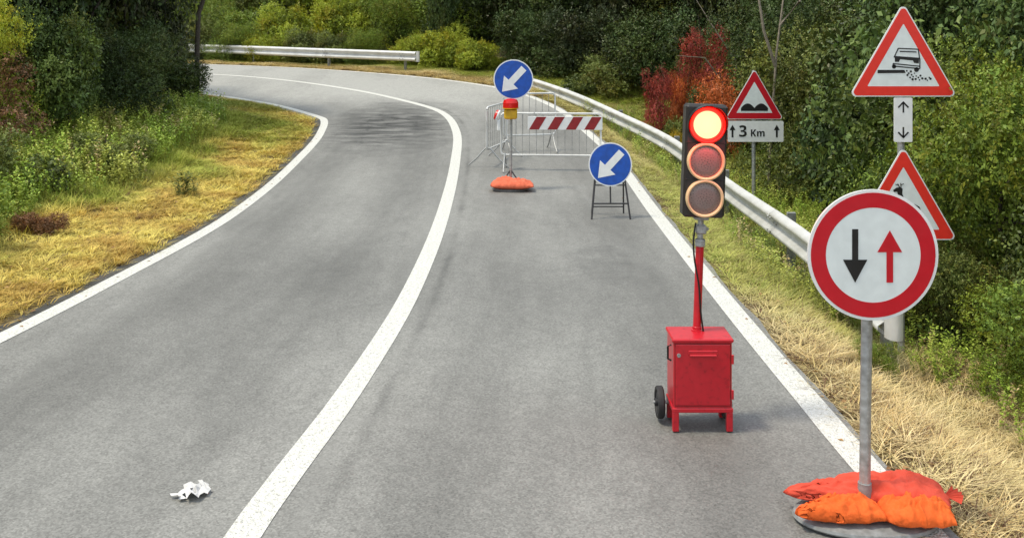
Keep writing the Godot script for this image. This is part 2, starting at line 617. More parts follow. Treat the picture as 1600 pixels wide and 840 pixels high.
func strip(called: String, mat: Material, parent: Node, from: Callable, to: Callable, lift: float, cuts := 1, s0 := -1e9, s1 := 1e9) -> Node3D:
	begin()
	var v := 0
	st.set_smooth_group(1)
	for l in lane:
		if l.s < s0 or l.s > s1:
			continue
		for c in cuts + 1:
			var p: Vector2 = l.p + l.n * lerpf(from.call(l), to.call(l), float(c) / cuts)
			st.set_uv(p / 2.2)
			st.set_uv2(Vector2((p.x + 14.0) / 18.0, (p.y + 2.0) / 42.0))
			st.add_vertex(Vector3(p.x, rise(p.y) + lift, -p.y))
		v += 1
	for i in v - 1:
		for c in cuts:
			var k := i * (cuts + 1) + c
			for q in [k, k + cuts + 1, k + cuts + 2, k, k + cuts + 2, k + 1]:
				st.add_index(q)
	return part(called, mat, parent)

func build_road() -> void:
	var wob := FastNoiseLite.new()
	wob.frequency = 0.35
	wob.seed = 77
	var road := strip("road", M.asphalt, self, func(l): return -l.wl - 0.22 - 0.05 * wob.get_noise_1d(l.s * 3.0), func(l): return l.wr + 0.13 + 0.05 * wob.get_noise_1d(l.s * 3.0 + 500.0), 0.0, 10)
	road.set_meta("kind", "structure")
	strip("centre_line", M.line, road, func(l): return -0.084, func(l): return 0.084, 0.004)
	strip("edge_line", M.line, road, func(l): return -l.wl - 0.08, func(l): return -l.wl + 0.08, 0.004)
	strip("edge_line", M.line, road, func(l): return l.wr - 0.085, func(l): return l.wr + 0.085, 0.004)

# ------------------------------------------------------------------ plants

# a mesh of loose leaves on short sprigs filling the given lobes: [centre, radii]
func leaf_cloud(seed_: int, lobes: Array, sprigs: int, per: int, size: float, slim := 0.55, dark := 0.45, hang := 0.0, shell := 0.5) -> ArrayMesh:
	var r := RandomNumberGenerator.new()
	r.seed = seed_
	var n := sprigs * per
	var vs := PackedVector3Array(); vs.resize(n * 4)
	var ns := PackedVector3Array(); ns.resize(n * 4)
	var cs := PackedColorArray(); cs.resize(n * 4)
	var ix := PackedInt32Array(); ix.resize(n * 6)
	var weights := []
	var total := 0.0
	for l in lobes:
		total += pow(l[1].x * l[1].y * l[1].z, 0.667)
		weights.append(total)
	var k := 0
	for s in sprigs:
		var pick := r.randf() * total
		var li := 0
		while weights[li] < pick: li += 1
		var lobe = lobes[li]
		var dir := Vector3(r.randfn(), r.randfn() * 0.9 + 0.15, r.randfn()).normalized()
		var rad := lerpf(shell, 1.08, pow(r.randf(), 0.6))
		if r.randf() < 0.04: rad += 0.12 * r.randf()
		var at: Vector3 = lobe[0] + dir * rad * lobe[1]
		if at.y < 0.02: at.y = r.randf() * 0.15
		var axis := (dir + Vector3(r.randfn() * 0.45, 0.35 - hang + r.randfn() * 0.35, r.randfn() * 0.45)).normalized()
		var lobe_tone: float = 0.52 + 0.85 * fmod(li * 0.618 + seed_ * 0.37, 1.0)
		var tone := r.randf_range(dark, 1.15) * lobe_tone
		if r.randf() < 0.16: tone *= 1.7
		var lobe_size: float = 0.75 + 0.6 * fmod(li * 0.726 + seed_ * 0.23, 1.0)
		var warm := clampf(fmod(li * 0.381 + seed_ * 0.11, 1.0) + r.randf_range(-0.35, 0.35), 0.0, 1.0)
		var long := size * per * 0.33
		var shoot := s % 9 == 0
		if shoot:
			axis = (dir * 0.8 + Vector3(r.randfn() * 0.4, 0.9 - hang, r.randfn() * 0.4)).normalized()
			long *= r.randf_range(1.6, 2.6)
			at = lobe[0] + dir * lobe[1] * 1.02
			if at.y < 0.02: at.y = 0.05
			tone = maxf(tone, 0.8 * lobe_tone)
		var droop := Vector3(0, -0.35 * long * r.randf(), 0)
		for q in per:
			var t := float(q) / per
			var spread := Vector3(r.randfn(), r.randfn(), r.randfn())
			spread = (spread - axis * spread.dot(axis)).normalized()
			var fw := (axis * 0.55 + spread * 0.9 + Vector3(0, -0.15 - hang, 0)).normalized()
			var sz := size * lobe_size * r.randf_range(0.65, 1.25)
			var base := at + axis * long * t + droop * t * t + spread * size * 0.12
			var nn := fw.cross(Vector3(r.randfn() * 0.5, r.randfn() * 0.5, r.randfn() * 0.5) + axis.cross(fw)).normalized()
			nn = (nn if nn.y > 0.0 else -nn)
			var sd := fw.cross(nn)
			var w := sz * slim * 0.5
			var i := k * 4
			vs[i] = base
			vs[i + 1] = base + fw * sz * 0.45 + sd * w + nn * sz * 0.06
			vs[i + 2] = base + fw * sz
			vs[i + 3] = base + fw * sz * 0.45 - sd * w + nn * sz * 0.06
			var tt := tone * r.randf_range(0.8, 1.12)
			var c := Color(tt * (0.88 + 0.42 * warm * warm), tt, tt * (1.12 - 0.45 * warm))
			for e in 4:
				ns[i + e] = nn
				cs[i + e] = c
			var m := k * 6
			ix[m] = i; ix[m + 1] = i + 2; ix[m + 2] = i + 1
			ix[m + 3] = i; ix[m + 4] = i + 3; ix[m + 5] = i + 2
			k += 1
	var a := []
	a.resize(Mesh.ARRAY_MAX)
	a[Mesh.ARRAY_VERTEX] = vs
	a[Mesh.ARRAY_NORMAL] = ns
	a[Mesh.ARRAY_COLOR] = cs
	a[Mesh.ARRAY_INDEX] = ix
	var mesh := ArrayMesh.new()
	mesh.add_surface_from_arrays(Mesh.PRIMITIVE_TRIANGLES, a)
	return mesh

func random_lobes(seed_: int, count: int, spread: float, tall: float, low := 0.35) -> Array:
	var r := RandomNumberGenerator.new()
	r.seed = seed_
	var l := [[Vector3(0, tall * 0.45, 0), Vector3(0.5, tall * 0.42, 0.5)]]
	for i in count:
		var a := TAU * i / count + r.randf_range(-0.5, 0.5)
		var rr := spread * r.randf_range(0.35, 0.8)
		var y := r.randf_range(low, tall * 0.85)
		var s := r.randf_range(0.17, 0.42)
		l.append([Vector3(cos(a) * rr, y, sin(a) * rr), Vector3(s, s * r.randf_range(0.7, 1.1), s)])
	return l

func limbs(seed_: int, height: float, girth: float, count: int, lean := Vector3.ZERO) -> ArrayMesh:
	var r := RandomNumberGenerator.new()
	r.seed = seed_
	begin()
	var pts := []
	var rad := []
	for i in 7:
		var t := i / 6.0
		pts.append(Vector3(r.randfn() * 0.04 * height * t, t * height - 0.1, r.randfn() * 0.04 * height * t) + lean * t * t)
		rad.append(girth * (1.0 - 0.75 * t) * (1.25 if i == 0 else 1.0))
	tube(pts, rad, 8)
	for i in count:
		var k := 1 + r.randi() % 5
		var a := r.randf() * TAU
		var reach := height * r.randf_range(0.25, 0.5)
		var p: Vector3 = pts[k]
		var dir := Vector3(cos(a), r.randf_range(0.3, 1.0), sin(a)).normalized()
		var q := p + dir * reach * 0.5 + Vector3(r.randfn(), r.randfn(), r.randfn()) * reach * 0.06
		var e := q + (dir + Vector3(0, 0.3, 0)).normalized() * reach * 0.5
		tube([p, q, e], [rad[k] * 0.55, rad[k] * 0.36, rad[k] * 0.1], 6)
	return commit()

var CROWN := {}
var TRUNK := {}

func make_crowns() -> void:
	CROWN.round_a = leaf_cloud(11, random_lobes(1, 20, 1.05, 1.7), 3400, 9, 0.052)
	CROWN.round_b = leaf_cloud(12, random_lobes(2, 22, 1.15, 1.5), 3400, 9, 0.050, 0.5, 0.4)
	CROWN.tall = leaf_cloud(13, random_lobes(3, 26, 0.95, 2.4, 0.2), 3600, 9, 0.050, 0.5, 0.4)
	CROWN.ragged = leaf_cloud(14, random_lobes(4, 16, 1.25, 1.6, 0.15), 2600, 8, 0.046, 0.42, 0.5, 0.3, 0.3)
	CROWN.fine = leaf_cloud(15, random_lobes(5, 26, 1.1, 1.7, 0.15), 6800, 9, 0.030, 0.5, 0.35)
	CROWN.fine_b = leaf_cloud(16, random_lobes(6, 24, 1.15, 1.5, 0.1), 6400, 9, 0.030, 0.46, 0.4, 0.15)
	CROWN.low = leaf_cloud(17, random_lobes(7, 12, 1.2, 0.9, 0.05), 2200, 8, 0.055, 0.5, 0.5)
	CROWN.spray = leaf_cloud(18, random_lobes(8, 9, 1.0, 1.5, 0.4), 900, 9, 0.075, 0.36, 0.6, 0.1, 0.2)
	TRUNK.thick = limbs(1, 1.5, 0.07, 9)
	TRUNK.thin = limbs(2, 1.6, 0.03, 7, Vector3(0.12, 0, 0.05))
	TRUNK.many = limbs(3, 1.2, 0.035, 14)

const ORD := ["first", "second", "third", "fourth", "fifth", "sixth", "seventh", "eighth", "ninth", "tenth", "eleventh", "twelfth"]

func plant(called: String, label: String, category: String, x: float, d: float, crown: String, mat: String, size: Vector3, trunk := "many", group := "", turn := -1.0, sink := 0.0, lift := 0.0) -> Node3D:
	var g := ground(x, d)
	var o := thing(called, label, category, Vector3(x, g.y - sink, -d), rng.randf() * TAU if turn < 0 else turn, group)
	var b := Transform3D(Basis.from_scale(size), Vector3.ZERO)
	share("crown", CROWN[crown], M[mat], o, Transform3D(b.basis, Vector3(0, lift, 0)))
	b.basis = b.basis.scaled(Vector3(1, 1.0 + lift / 1.2, 1))
	if trunk != "":
		share("trunk", TRUNK[trunk], M.bark, o, b)
	return o

# a MultiMesh of small plants that nobody could count
func scatter(called: String, mesh: Mesh, mat: Material, where: Array, kind_label := "") -> MultiMeshInstance3D:
	var mm := MultiMesh.new()
	mm.transform_format = MultiMesh.TRANSFORM_3D
	mm.use_colors = true
	mm.mesh = mesh
	mm.instance_count = where.size()
	var buf := PackedFloat32Array()
	buf.resize(where.size() * 16)
	for i in where.size():
		var w = where[i]
		var t: Transform3D = w[0]
		var c: Color = w[1]
		var k := i * 16
		buf[k] = t.basis.x.x; buf[k + 1] = t.basis.y.x; buf[k + 2] = t.basis.z.x; buf[k + 3] = t.origin.x
		buf[k + 4] = t.basis.x.y; buf[k + 5] = t.basis.y.y; buf[k + 6] = t.basis.z.y; buf[k + 7] = t.origin.y
		buf[k + 8] = t.basis.x.z; buf[k + 9] = t.basis.y.z; buf[k + 10] = t.basis.z.z; buf[k + 11] = t.origin.z
		buf[k + 12] = c.r; buf[k + 13] = c.g; buf[k + 14] = c.b; buf[k + 15] = 1.0
	mm.buffer = buf
	var o := MultiMeshInstance3D.new()
	o.multimesh = mm
	o.material_override = mat
	put(self, o, called)
	o.set_meta("kind", "stuff")
	if kind_label != "":
		o.set_meta("label", kind_label)
		o.set_meta("category", "grass")
	return o

func blade_tuft(seed_: int, blades: int, tall: float, wide: float, splay: float) -> ArrayMesh:
	var r := RandomNumberGenerator.new()
	r.seed = seed_
	begin()
	for b in blades:
		var a := r.randf() * TAU
		var out := Vector3(cos(a), 0, sin(a))
		var side := Vector3(-out.z, 0, out.x) * wide * r.randf_range(0.6, 1.2)
		var h := tall * r.randf_range(0.5, 1.1)
		var p0 := out * r.randf() * 0.035
		var p1 := p0 + out * h * splay * 0.35 + Vector3(0, h * 0.55, 0)
		var p2 := p0 + out * h * splay * r.randf_range(0.8, 1.6) + Vector3(0, h * r.randf_range(0.75, 1.0), 0)
		var t := r.randf_range(0.7, 1.1)
		st.set_smooth_group(-1)
		st.set_color(Color(t, t, t))
		for v in [p0 - side, p0 + side, p1 + side * 0.7, p0 - side, p1 + side * 0.7, p1 - side * 0.7, p1 - side * 0.7, p1 + side * 0.7, p2]:
			st.add_vertex(v)
	return commit()

func weed_stem(seed_: int, tall: float, leaves: int, leaf: float) -> ArrayMesh:
	var r := RandomNumberGenerator.new()
	r.seed = seed_
	begin()
	st.set_smooth_group(-1)
	for s in 4:
		var lean := Vector3(r.randfn() * 0.25, 1, r.randfn() * 0.25) * tall * r.randf_range(0.6, 1.0)
		var root := Vector3(r.randfn() * 0.05, 0, r.randfn() * 0.05)
		st.set_color(Color(0.8, 0.75, 0.6))
		var side := Vector3(0.003, 0, 0.003)
		for v in [root - side, root + side, root + lean]: st.add_vertex(v)
		for i in leaves:
			var t := r.randf_range(0.15, 1.0)
			var p := root + lean * t
			var a := r.randf() * TAU
			var f := Vector3(cos(a), r.randf_range(-0.2, 0.7), sin(a)).normalized()
			var w := f.cross(Vector3.UP).normalized() * leaf * 0.26
			var z := leaf * r.randf_range(0.6, 1.2)
			var c := r.randf_range(0.6, 1.15)
			st.set_color(Color(c * 1.02, c, c * 0.9))
			for v in [p, p + f * z * 0.5 + w, p + f * z, p, p + f * z, p + f * z * 0.5 - w]: st.add_vertex(v)
	return commit()

func build_grass() -> void:
	var tuft := [blade_tuft(1, 14, 0.10, 0.0034, 1.0), blade_tuft(2, 13, 0.20, 0.0024, 0.6), blade_tuft(3, 14, 0.14, 0.0036, 0.8)]
	var patch := FastNoiseLite.new()
	patch.frequency = 0.35
	patch.seed = 90
	var lists := [[], [], []]
	var r := RandomNumberGenerator.new()
	r.seed = 44
	var weeds := []
	var tries := 330000
	for i in tries:
		var p := Vector2(r.randf_range(-14.0, 9.0), r.randf_range(2.6, 36.0))
		if p.y < 14.0 and p.x < -6.8: continue
		var off := cached(g_off, p)
		var side := cached(g_side, p)
		if off < (0.17 if side < 0.0 else 0.09) or off > 5.2: continue
		# ragged edge where the grass creeps onto the tarmac
		if off < (0.30 if side < 0.0 else 0.2) and r.randf() > 0.35: continue
		var n := patch.get_noise_2dv(p)
		var n2 := patch.get_noise_2dv(p * 2.7 + Vector2(40, 9))
		var near := 1.0
		var green := 0.0
		var kind := 0
		var tall := 1.0
		if side < 0.0:
			if off > 4.2: continue
			green = smoothstep(0.9, 2.1, off + n * 1.3 + smoothstep(15.0, 21.0, p.y) * 0.7)
			kind = 0 if off < 1.6 else (2 if r.randf() < 0.6 else 1)
			tall = 0.75 + 0.35 * n + 0.35 * smoothstep(1.0, 2.6, off)
		else:
			if p.y > 25.0:
				if off > 3.4: continue
				green = smoothstep(0.5, 1.6, off + n)
				kind = 2
				tall = 0.7
			else:
				green = clampf(smoothstep(7.0, 9.5, p.y + n * 2.5) * 0.75 + smoothstep(1.5, 2.6, off + 0.6 * n) * 0.3 - 0.3 * smoothstep(14.0, 18.0, p.y), 0.0, 1.0)
				kind = 1 if r.randf() < 0.55 else 2
				tall = (0.62 + 0.35 * n) * (0.45 + 0.55 * smoothstep(0.15, 0.9, off))
		if n2 < -0.32 and r.randf() < 0.55: continue
		var straw := Color(0.74, 0.60, 0.29).lerp(Color(0.52, 0.35, 0.14), clampf(0.5 + n2 * 1.3, 0.0, 1.0))
		if side < 0.0:
			straw = Color(0.86, 0.72, 0.19).lerp(Color(0.66, 0.44, 0.12), clampf(0.45 + n2 * 1.3, 0.0, 1.0))
		else:
			straw = straw.lerp(Color(0.86, 0.74, 0.44), 0.75 * r.randf())
		var leafy := Color(0.27, 0.37, 0.05).lerp(Color(0.44, 0.46, 0.09), r.randf())
		var c := straw.lerp(leafy, clampf(green + r.randf_range(-0.2, 0.2), 0.0, 1.0)) * r.randf_range(0.75, 1.2)
		if r.randf() < (0.05 if side < 0.0 else 0.10 + 0.12 * smoothstep(6.2, 4.6, p.y)): c = Color(0.15, 0.085, 0.05)
		var s := r.randf_range(0.7, 1.25)
		var b := Basis(Vector3.UP, r.randf() * TAU).scaled(Vector3(s * 1.2, s * tall, s * 1.2))
		lists[kind].append([Transform3D(b, Vector3(p.x, cached(g_h, p) - 0.01, -p.y)), c])
	scatter("dry_grass", tuft[0], M.grass, lists[0])
	scatter("tall_dry_grass", tuft[1], M.grass, lists[1])
	scatter("mixed_grass", tuft[2], M.grass, lists[2])
	# leafy weeds where the verge meets the scrub
	var stem := weed_stem(5, 0.55, 26, 0.045)
	for i in 26000:
		var p := Vector2(r.randf_range(-12.0, 8.0), r.randf_range(3.0, 30.0))
		var off := cached(g_off, p)
		var side := cached(g_side, p)
		var lo := 1.9 if side < 0.0 else lerpf(1.5, 0.75, smoothstep(7.0, 11.0, p.y))
		var n := patch.get_noise_2dv(p * 1.3)
		if off + n * 0.5 < lo or off > lo + 3.2: continue
		if side > 0.0 and p.y > 24.0: continue
		if side > 0.0 and p.y < 5.6: continue
		var c := Color(0.32, 0.47, 0.07).lerp(Color(0.50, 0.54, 0.13), clampf(0.4 + n * 1.6 + r.randfn() * 0.2, 0.0, 1.0))
		if r.randf() < 0.05: c = Color(0.55, 0.44, 0.24)
		var s := r.randf_range(0.5, 1.25) * (1.0 if side < 0.0 else 0.7)
		weeds.append([Transform3D(Basis(Vector3.UP, r.randf() * TAU).scaled(Vector3.ONE * s), Vector3(p.x, cached(g_h, p) - 0.02, -p.y)), c])
	scatter("roadside_weeds", stem, M.weed, weeds)

func build_grit() -> void:
	var r := RandomNumberGenerator.new()
	r.seed = 71
	begin()
	st.set_smooth_group(-1)
	var p := [Vector3(0.5, 0, 0.1), Vector3(-0.1, 0, 0.5), Vector3(-0.5, 0, -0.1), Vector3(0.05, 0, -0.45)]
	st.set_color(Color.WHITE)
	for k in 4:
		tri(p[k], p[(k + 1) % 4], Vector3(0.05, 0.55, 0.02), (p[k] + p[(k + 1) % 4]) + Vector3(0, 0.5, 0))
	var stone := commit()
	var list := []
	for i in 60000:
		if list.size() > 7000: break
		var q := Vector2(r.randf_range(-6.0, 3.0), r.randf_range(3.2, 22.0))
		var off := cached(g_off, q)
		var w := 0.16 if cached(g_side, q) < 0.0 else 0.14
		if absf(off - 0.12) > w * absf(r.randfn()): continue
		var y := maxf(cached(g_h, q), rise(q.y)) if off < 0.12 else cached(g_h, q)
		var s := 0.004 + 0.012 * pow(r.randf(), 3.0)
		var g := r.randf_range(0.18, 0.5)
		list.append([Transform3D(Basis(Vector3.UP, r.randf() * TAU).scaled(Vector3.ONE * s), Vector3(q.x, y + 0.001, -q.y)), Color(g, g * 0.93, g * 0.82)])
	scatter("road_grit", stone, M.stone, list)
	begin()
	st.set_smooth_group(-1)
	st.set_color(Color.WHITE)
	for v in [Vector3(-0.5, 0.0, 0), Vector3(0, 0.12, 0.28), Vector3(0.5, 0.05, 0), Vector3(-0.5, 0.0, 0), Vector3(0.5, 0.05, 0), Vector3(0, 0.16, -0.28)]: st.add_vertex(v)
	var leaf := commit()
	var fallen := []
	for i in 30000:
		if fallen.size() > 1500: break
		var q := Vector2(r.randf_range(-7.0, 4.5), r.randf_range(3.2, 20.0))
		var off := cached(g_off, q)
		if off < -0.6 or off > 2.2 or r.randf() > (0.012 if off < -0.05 else (0.3 if off < 0.3 else 0.8)): continue
		var c := Color(0.28, 0.15, 0.07).lerp(Color(0.42, 0.27, 0.12), r.randf())
		var s := r.randf_range(0.025, 0.055)
		var y := rise(q.y) + 0.004 if off < 0.12 else cached(g_h, q) + 0.03 * r.randf() + 0.02
		fallen.append([Transform3D((Basis(Vector3.UP, r.randf() * TAU) * Basis(Vector3.RIGHT, r.randfn() * 0.35)).scaled(Vector3.ONE * s), Vector3(q.x, y, -q.y)), c])
	scatter("fallen_leaves", leaf, M.grass, fallen)

# ------------------------------------------------------------------ crash barriers

func beam_profile() -> Array:
	return [Vector2(0.0, -0.155), Vector2(0.022, -0.150), Vector2(0.078, -0.118), Vector2(0.082, -0.078), Vector2(0.012, -0.028), Vector2(0.008, 0.0), Vector2(0.012, 0.028), Vector2(0.082, 0.078), Vector2(0.078, 0.118), Vector2(0.022, 0.150), Vector2(0.0, 0.155)]

func guard_rail(label: String, called: String, nodes: Array, towards: float, post_every: int, fixed_step := 0.5) -> void:
	# nodes: [x, d, height of the beam's middle]
	var root := thing(called, label, "guardrail", Vector3(nodes[0][0], 0, -nodes[0][1]))
	var origin := root.position
	var s := [0.0]
	var xs := []; var ds := []; var hs := []
	for i in nodes.size():
		if i > 0: s.append(s[i - 1] + Vector2(nodes[i][0], nodes[i][1]).distance_to(Vector2(nodes[i - 1][0], nodes[i - 1][1])))
		xs.append(nodes[i][0]); ds.append(nodes[i][1]); hs.append(nodes[i][2])
	var total: float = s[s.size() - 1]
	var line := []
	var n := int(total / fixed_step)
	for i in n + 1:
		var a := total * i / n
		line.append(Vector3(hermite(s, xs, a), hermite(s, hs, a), -hermite(s, ds, a)))
	var prof := beam_profile()
	var per := post_every
	var i0 := 0
	while i0 < n:
		var i1 := mini(i0 + per, n)
		begin()
		st.set_smooth_group(1)
		for layer in 2:
			for i in range(i0, i1):
				for k in prof.size() - 1:
					var quadp := []
					for c in [[i, k], [i + 1, k], [i + 1, k + 1], [i, k + 1]]:
						var j: int = c[0]
						var t: Vector3 = line[mini(j + 1, n)] - line[maxi(j - 1, 0)]
						var side := Vector3(-t.z, 0, t.x).normalized() * towards
						var lap := 0.003 if (i0 / per) % 2 == 1 else 0.0
						quadp.append(line[j] - origin + side * (prof[c[1]].x + lap - layer * 0.004) + Vector3(0, prof[c[1]].y, 0))
					var tt: Vector3 = line[mini(i + 1, n)] - line[i]
					var sd := Vector3(-tt.z, 0, tt.x).normalized() * towards
					quad(quadp[0], quadp[1], quadp[2], quadp[3], sd if layer == 0 else -sd)
		part("beam", M.rail, root)
		# post, spacer and splice bolts at the start of each length
		var q: Vector3 = line[i0 if i0 > 0 else 1]
		var dir: Vector3 = (line[mini(i0 + 1, n)] - line[maxi(i0 - 1, 0)]).normalized()
		var away := Vector3(-dir.z, 0, dir.x).normalized() * -towards
		var gy := ground(q.x, -q.z).y
		begin()
		xf = Transform3D(Basis(dir, Vector3.UP, away), q - origin + away * 0.17)
		var tall := q.y + 0.13 - gy + 0.3
		box(Vector3(0, 0.13 - tall / 2, 0), Vector3(0.055, tall, 0.10), 0.006)
		var po := part("post", M.post, root)
		begin()
		xf = Transform3D(Basis(dir, Vector3.UP, away), q - origin + away * 0.06)
		box(Vector3.ZERO, Vector3(0.12, 0.18, 0.11), 0.008)
		part("spacer", M.post, root)
		begin()
		for bx in [-0.06, 0.06]:
			for by in [-0.075, 0.075, 0.0]:
				var c: Vector3 = q - origin + dir * bx - away * (0.086 if by != 0.0 else 0.012) + Vector3(0, by, 0)
				lathe([Vector2(0.016, 0.0), Vector2(0.013, 0.012), Vector2(0.0, 0.014)], 8, c, Basis(dir, -away, dir.cross(-away)))
		part("bolts", M.zinc, po).set_meta("kind", "stuff")
		i0 = i1
	# rounded end piece
	for e in [0, n]:
		if e == n and called == "bend_guardrail": continue
		begin()
		var t: Vector3 = (line[1] - line[0] if e == 0 else line[n] - line[n - 1]).normalized() * (-1.0 if e == 0 else 1.0)
		var side := Vector3(t.z, 0, -t.x) * (1.0 if Vector3(t.z, 0, -t.x).dot(Vector3(-(line[1] - line[0]).z, 0, (line[1] - line[0]).x) * towards) > 0 else -1.0)
		st.set_smooth_group(1)
		var arc := []
		for k in 9:
			var a := PI * 1.15 * k / 8.0
			arc.append(t * sin(a) * 0.10 + side * (-(1.0 - cos(a)) * 0.07 + 0.03))
		for k in 8:
			for h in [[-0.165, -0.06], [-0.06, 0.06], [0.06, 0.165]]:
				var bulge: Vector3 = t * 0.0
				var o: Vector3 = line[e] - origin
				quad(o + arc[k] + Vector3(0, h[0], 0), o + arc[k + 1] + Vector3(0, h[0], 0), o + arc[k + 1] + Vector3(0, h[1], 0), o + arc[k] + Vector3(0, h[1], 0), t + side * (0.8 - 0.2 * k) + bulge)
		part("end_terminal", M.rail, root)

# ------------------------------------------------------------------ signs

func face_layers(root: Node, outer: PackedVector2Array, red: PackedVector2Array, inner: PackedVector2Array, at: Transform3D, red_mat: Material, white_mat: Material) -> Node3D:
	begin()
	slab(outer, -0.012, 0.0)
	var p := part("sign_panel", M.white, root, at)
	begin()
	ring_slab(red, inner, 0.0002, 0.002)
	part("red_border", red_mat, p)
	begin()
	slab(inner, 0.0003, 0.0014)
	part("white_field", white_mat, p)
	begin()
	slab(shifted(outer, Vector2.ZERO, 0.985), -0.018, -0.0122)
	part("panel_back", M.back, p)
	return p

func symbol(parent: Node, polys: Array, mat: Material, z := 0.002, called := "symbol") -> void:
	begin()
	for p in polys:
		slab(p, z, z + 0.002)
	part(called, mat, parent)

func clamp_band(root: Node, y: float, r: float, z := 0.0) -> void:
	begin()
	lathe([Vector2(r + 0.001, -0.018), Vector2(r + 0.006, -0.016), Vector2(r + 0.006, 0.016), Vector2(r + 0.001, 0.018)], 16, Vector3(0, y, z))
	box(Vector3(0, y, z + r + 0.009), Vector3(0.09, 0.032, 0.014), 0.003)
	part("clamp", M.zinc, root)

func lettering(parent: Node, text: String, size: float, at: Vector3, mat: Material) -> void:
	var f := SystemFont.new()
	f.font_names = PackedStringArray(["Droid Sans"])
	f.font_weight = 700
	var t := TextMesh.new()
	t.font = f
	t.text = text
	t.font_size = 64
	t.pixel_size = size / 64.0
	t.depth = 0.002
	var o := MeshInstance3D.new()
	o.mesh = t
	o.material_override = mat
	put(parent, o, "lettering")
	o.position = at

func build_priority_sign() -> void:
	var root := thing("priority_sign", "round red-bordered sign with black and red arrows, on a post weighted with sandbags", "road sign", Vector3(1.655, 0.0, -4.5))
	# base: a shallow oval foot
	begin()
	xf = Transform3D(Basis.from_scale(Vector3(1.0, 1.0, 0.62)), Vector3(0.0, 0.005, 0.02))
	lathe([Vector2(0.335, 0.0), Vector2(0.342, 0.008), Vector2(0.335, 0.020), Vector2(0.22, 0.034), Vector2(0.0, 0.036)], 40, Vector3.ZERO, Basis.IDENTITY)
	part("foot", M.base_grey, root)
	begin()
	tube([Vector3(0, 0.03, 0), Vector3(0.004, 0.5, 0.0), Vector3(0.018, 1.42, 0.0)], 0.0255, 20)
	part("pole", M.zinc, root)
	begin()
	lathe([Vector2(0.06, 0.046), Vector2(0.055, 0.06), Vector2(0.032, 0.065), Vector2(0.031, 0.16), Vector2(0.0256, 0.162)], 20)
	part("socket", M.base_grey, root)
	var p := face_layers(root, circle(0.302, 72), circle(0.288, 72), circle(0.219, 72), Transform3D(Basis.IDENTITY, Vector3(0.014, 1.241, 0.068)), M.deep_red, M.cool_white)
	# black arrow down on the left, red arrow up on the right
	symbol(p, [arrow(Vector2(-0.084, -0.126), Vector2(-0.084, 0.120), 0.028, 0.112, 0.105)], M.black, 0.002, "black_arrow")
	symbol(p, [arrow(Vector2(0.076, 0.114), Vector2(0.076, -0.126), 0.030, 0.114, 0.100)], M.deep_red, 0.002, "red_arrow")
	clamp_band(root, 1.32, 0.026, 0.0)
	clamp_band(root, 1.13, 0.026, 0.0)

func sandbag(label: String, mat: Material, at: Vector3, turn: float, size: Vector3, seed_: int, droop := 0.0, taper := 0.0, mouth := true, called := "sandbag") -> void:
	var root := thing(called, label, "sandbag", at, turn)
	var n := FastNoiseLite.new()
	n.seed = seed_
	n.frequency = 1.1
	n.fractal_octaves = 3
	var f := FastNoiseLite.new()
	f.seed = seed_ + 50
	f.frequency = 9.0
	f.noise_type = FastNoiseLite.TYPE_SIMPLEX
	f.fractal_type = FastNoiseLite.FRACTAL_RIDGED
	f.fractal_octaves = 2
	var nu := 64
	var nv := 36
	begin()
	st.set_smooth_group(1)
	for face in [1.0, -1.0]:
		var grid := []
		for j in nv + 1:
			var row := []
			for i in nu + 1:
				var u := 2.0 * i / nu - 1.0
				var v := 2.0 * j / nv - 1.0
				var fat := pow(maxf(0.0, 1.0 - pow(absf(u), 2.6)), 0.55) * pow(maxf(0.0, 1.0 - pow(absf(v), 2.6)), 0.55)
				var pinch := 1.0 - 0.16 * u * u
				var px := size.x * 0.5 * u * (1.0 - 0.06 * v * v) + 0.012 * n.get_noise_2d(v * 2.0, 7.0 + u)
				var pz := size.z * 0.5 * v * pinch * (1.0 - taper * clampf(0.5 - 0.5 * u, 0.0, 1.0) ** 1.5) + 0.016 * n.get_noise_2d(u * 1.6, 3.0 + v)
				var crease := f.get_noise_2d(u * 0.16 + v * 0.03, v * 0.09)
				var py: float = size.y * (0.5 + face * 0.5 * fat * (1.0 + 0.35 * n.get_noise_2d(u, v)) * (1.0 - droop * u))
				if face > 0:
					py += fat * (crease * 0.16 + 0.13 * absf(n.get_noise_2d(u * 2.1 + 5.0, v * 0.7)) * 2.0 - 0.12) * size.y + fat * 0.012 * n.get_noise_2d(u * 0.9, v * 0.6 + 9.0)
				else:
					py = size.y * 0.3 * (1.0 - fat)
				if face > 0:
					py = maxf(py * lerpf(0.6, 1.0, sqrt(fat)), size.y * 0.3)
				row.append(Vector3(px, py, pz))
			grid.append(row)
		for j in nv:
			for i in nu:
				quad(grid[j][i], grid[j][i + 1], grid[j + 1][i + 1], grid[j + 1][i], Vector3(0, face, 0))
	part("bag", mat, root)
	if not mouth: return
	# gathered, tied mouth: a fan of folds at one end
	begin()
	st.set_smooth_group(-1)
	var neck := Vector3(size.x * 0.49, size.y * 0.32, 0)
	for k in 9:
		var a := -0.7 + 1.4 * k / 8.0
		var a2 := -0.7 + 1.4 * (k + 1) / 8.0
		var z0 := 0.012 * (1 if k % 2 == 0 else -1)
		tri(neck, neck + Vector3(cos(a) * 0.08, z0 + 0.01, sin(a) * 0.10), neck + Vector3(cos(a2) * 0.075, -z0 + 0.01, sin(a2) * 0.10), Vector3.UP)
	part("tied_mouth", mat, root)

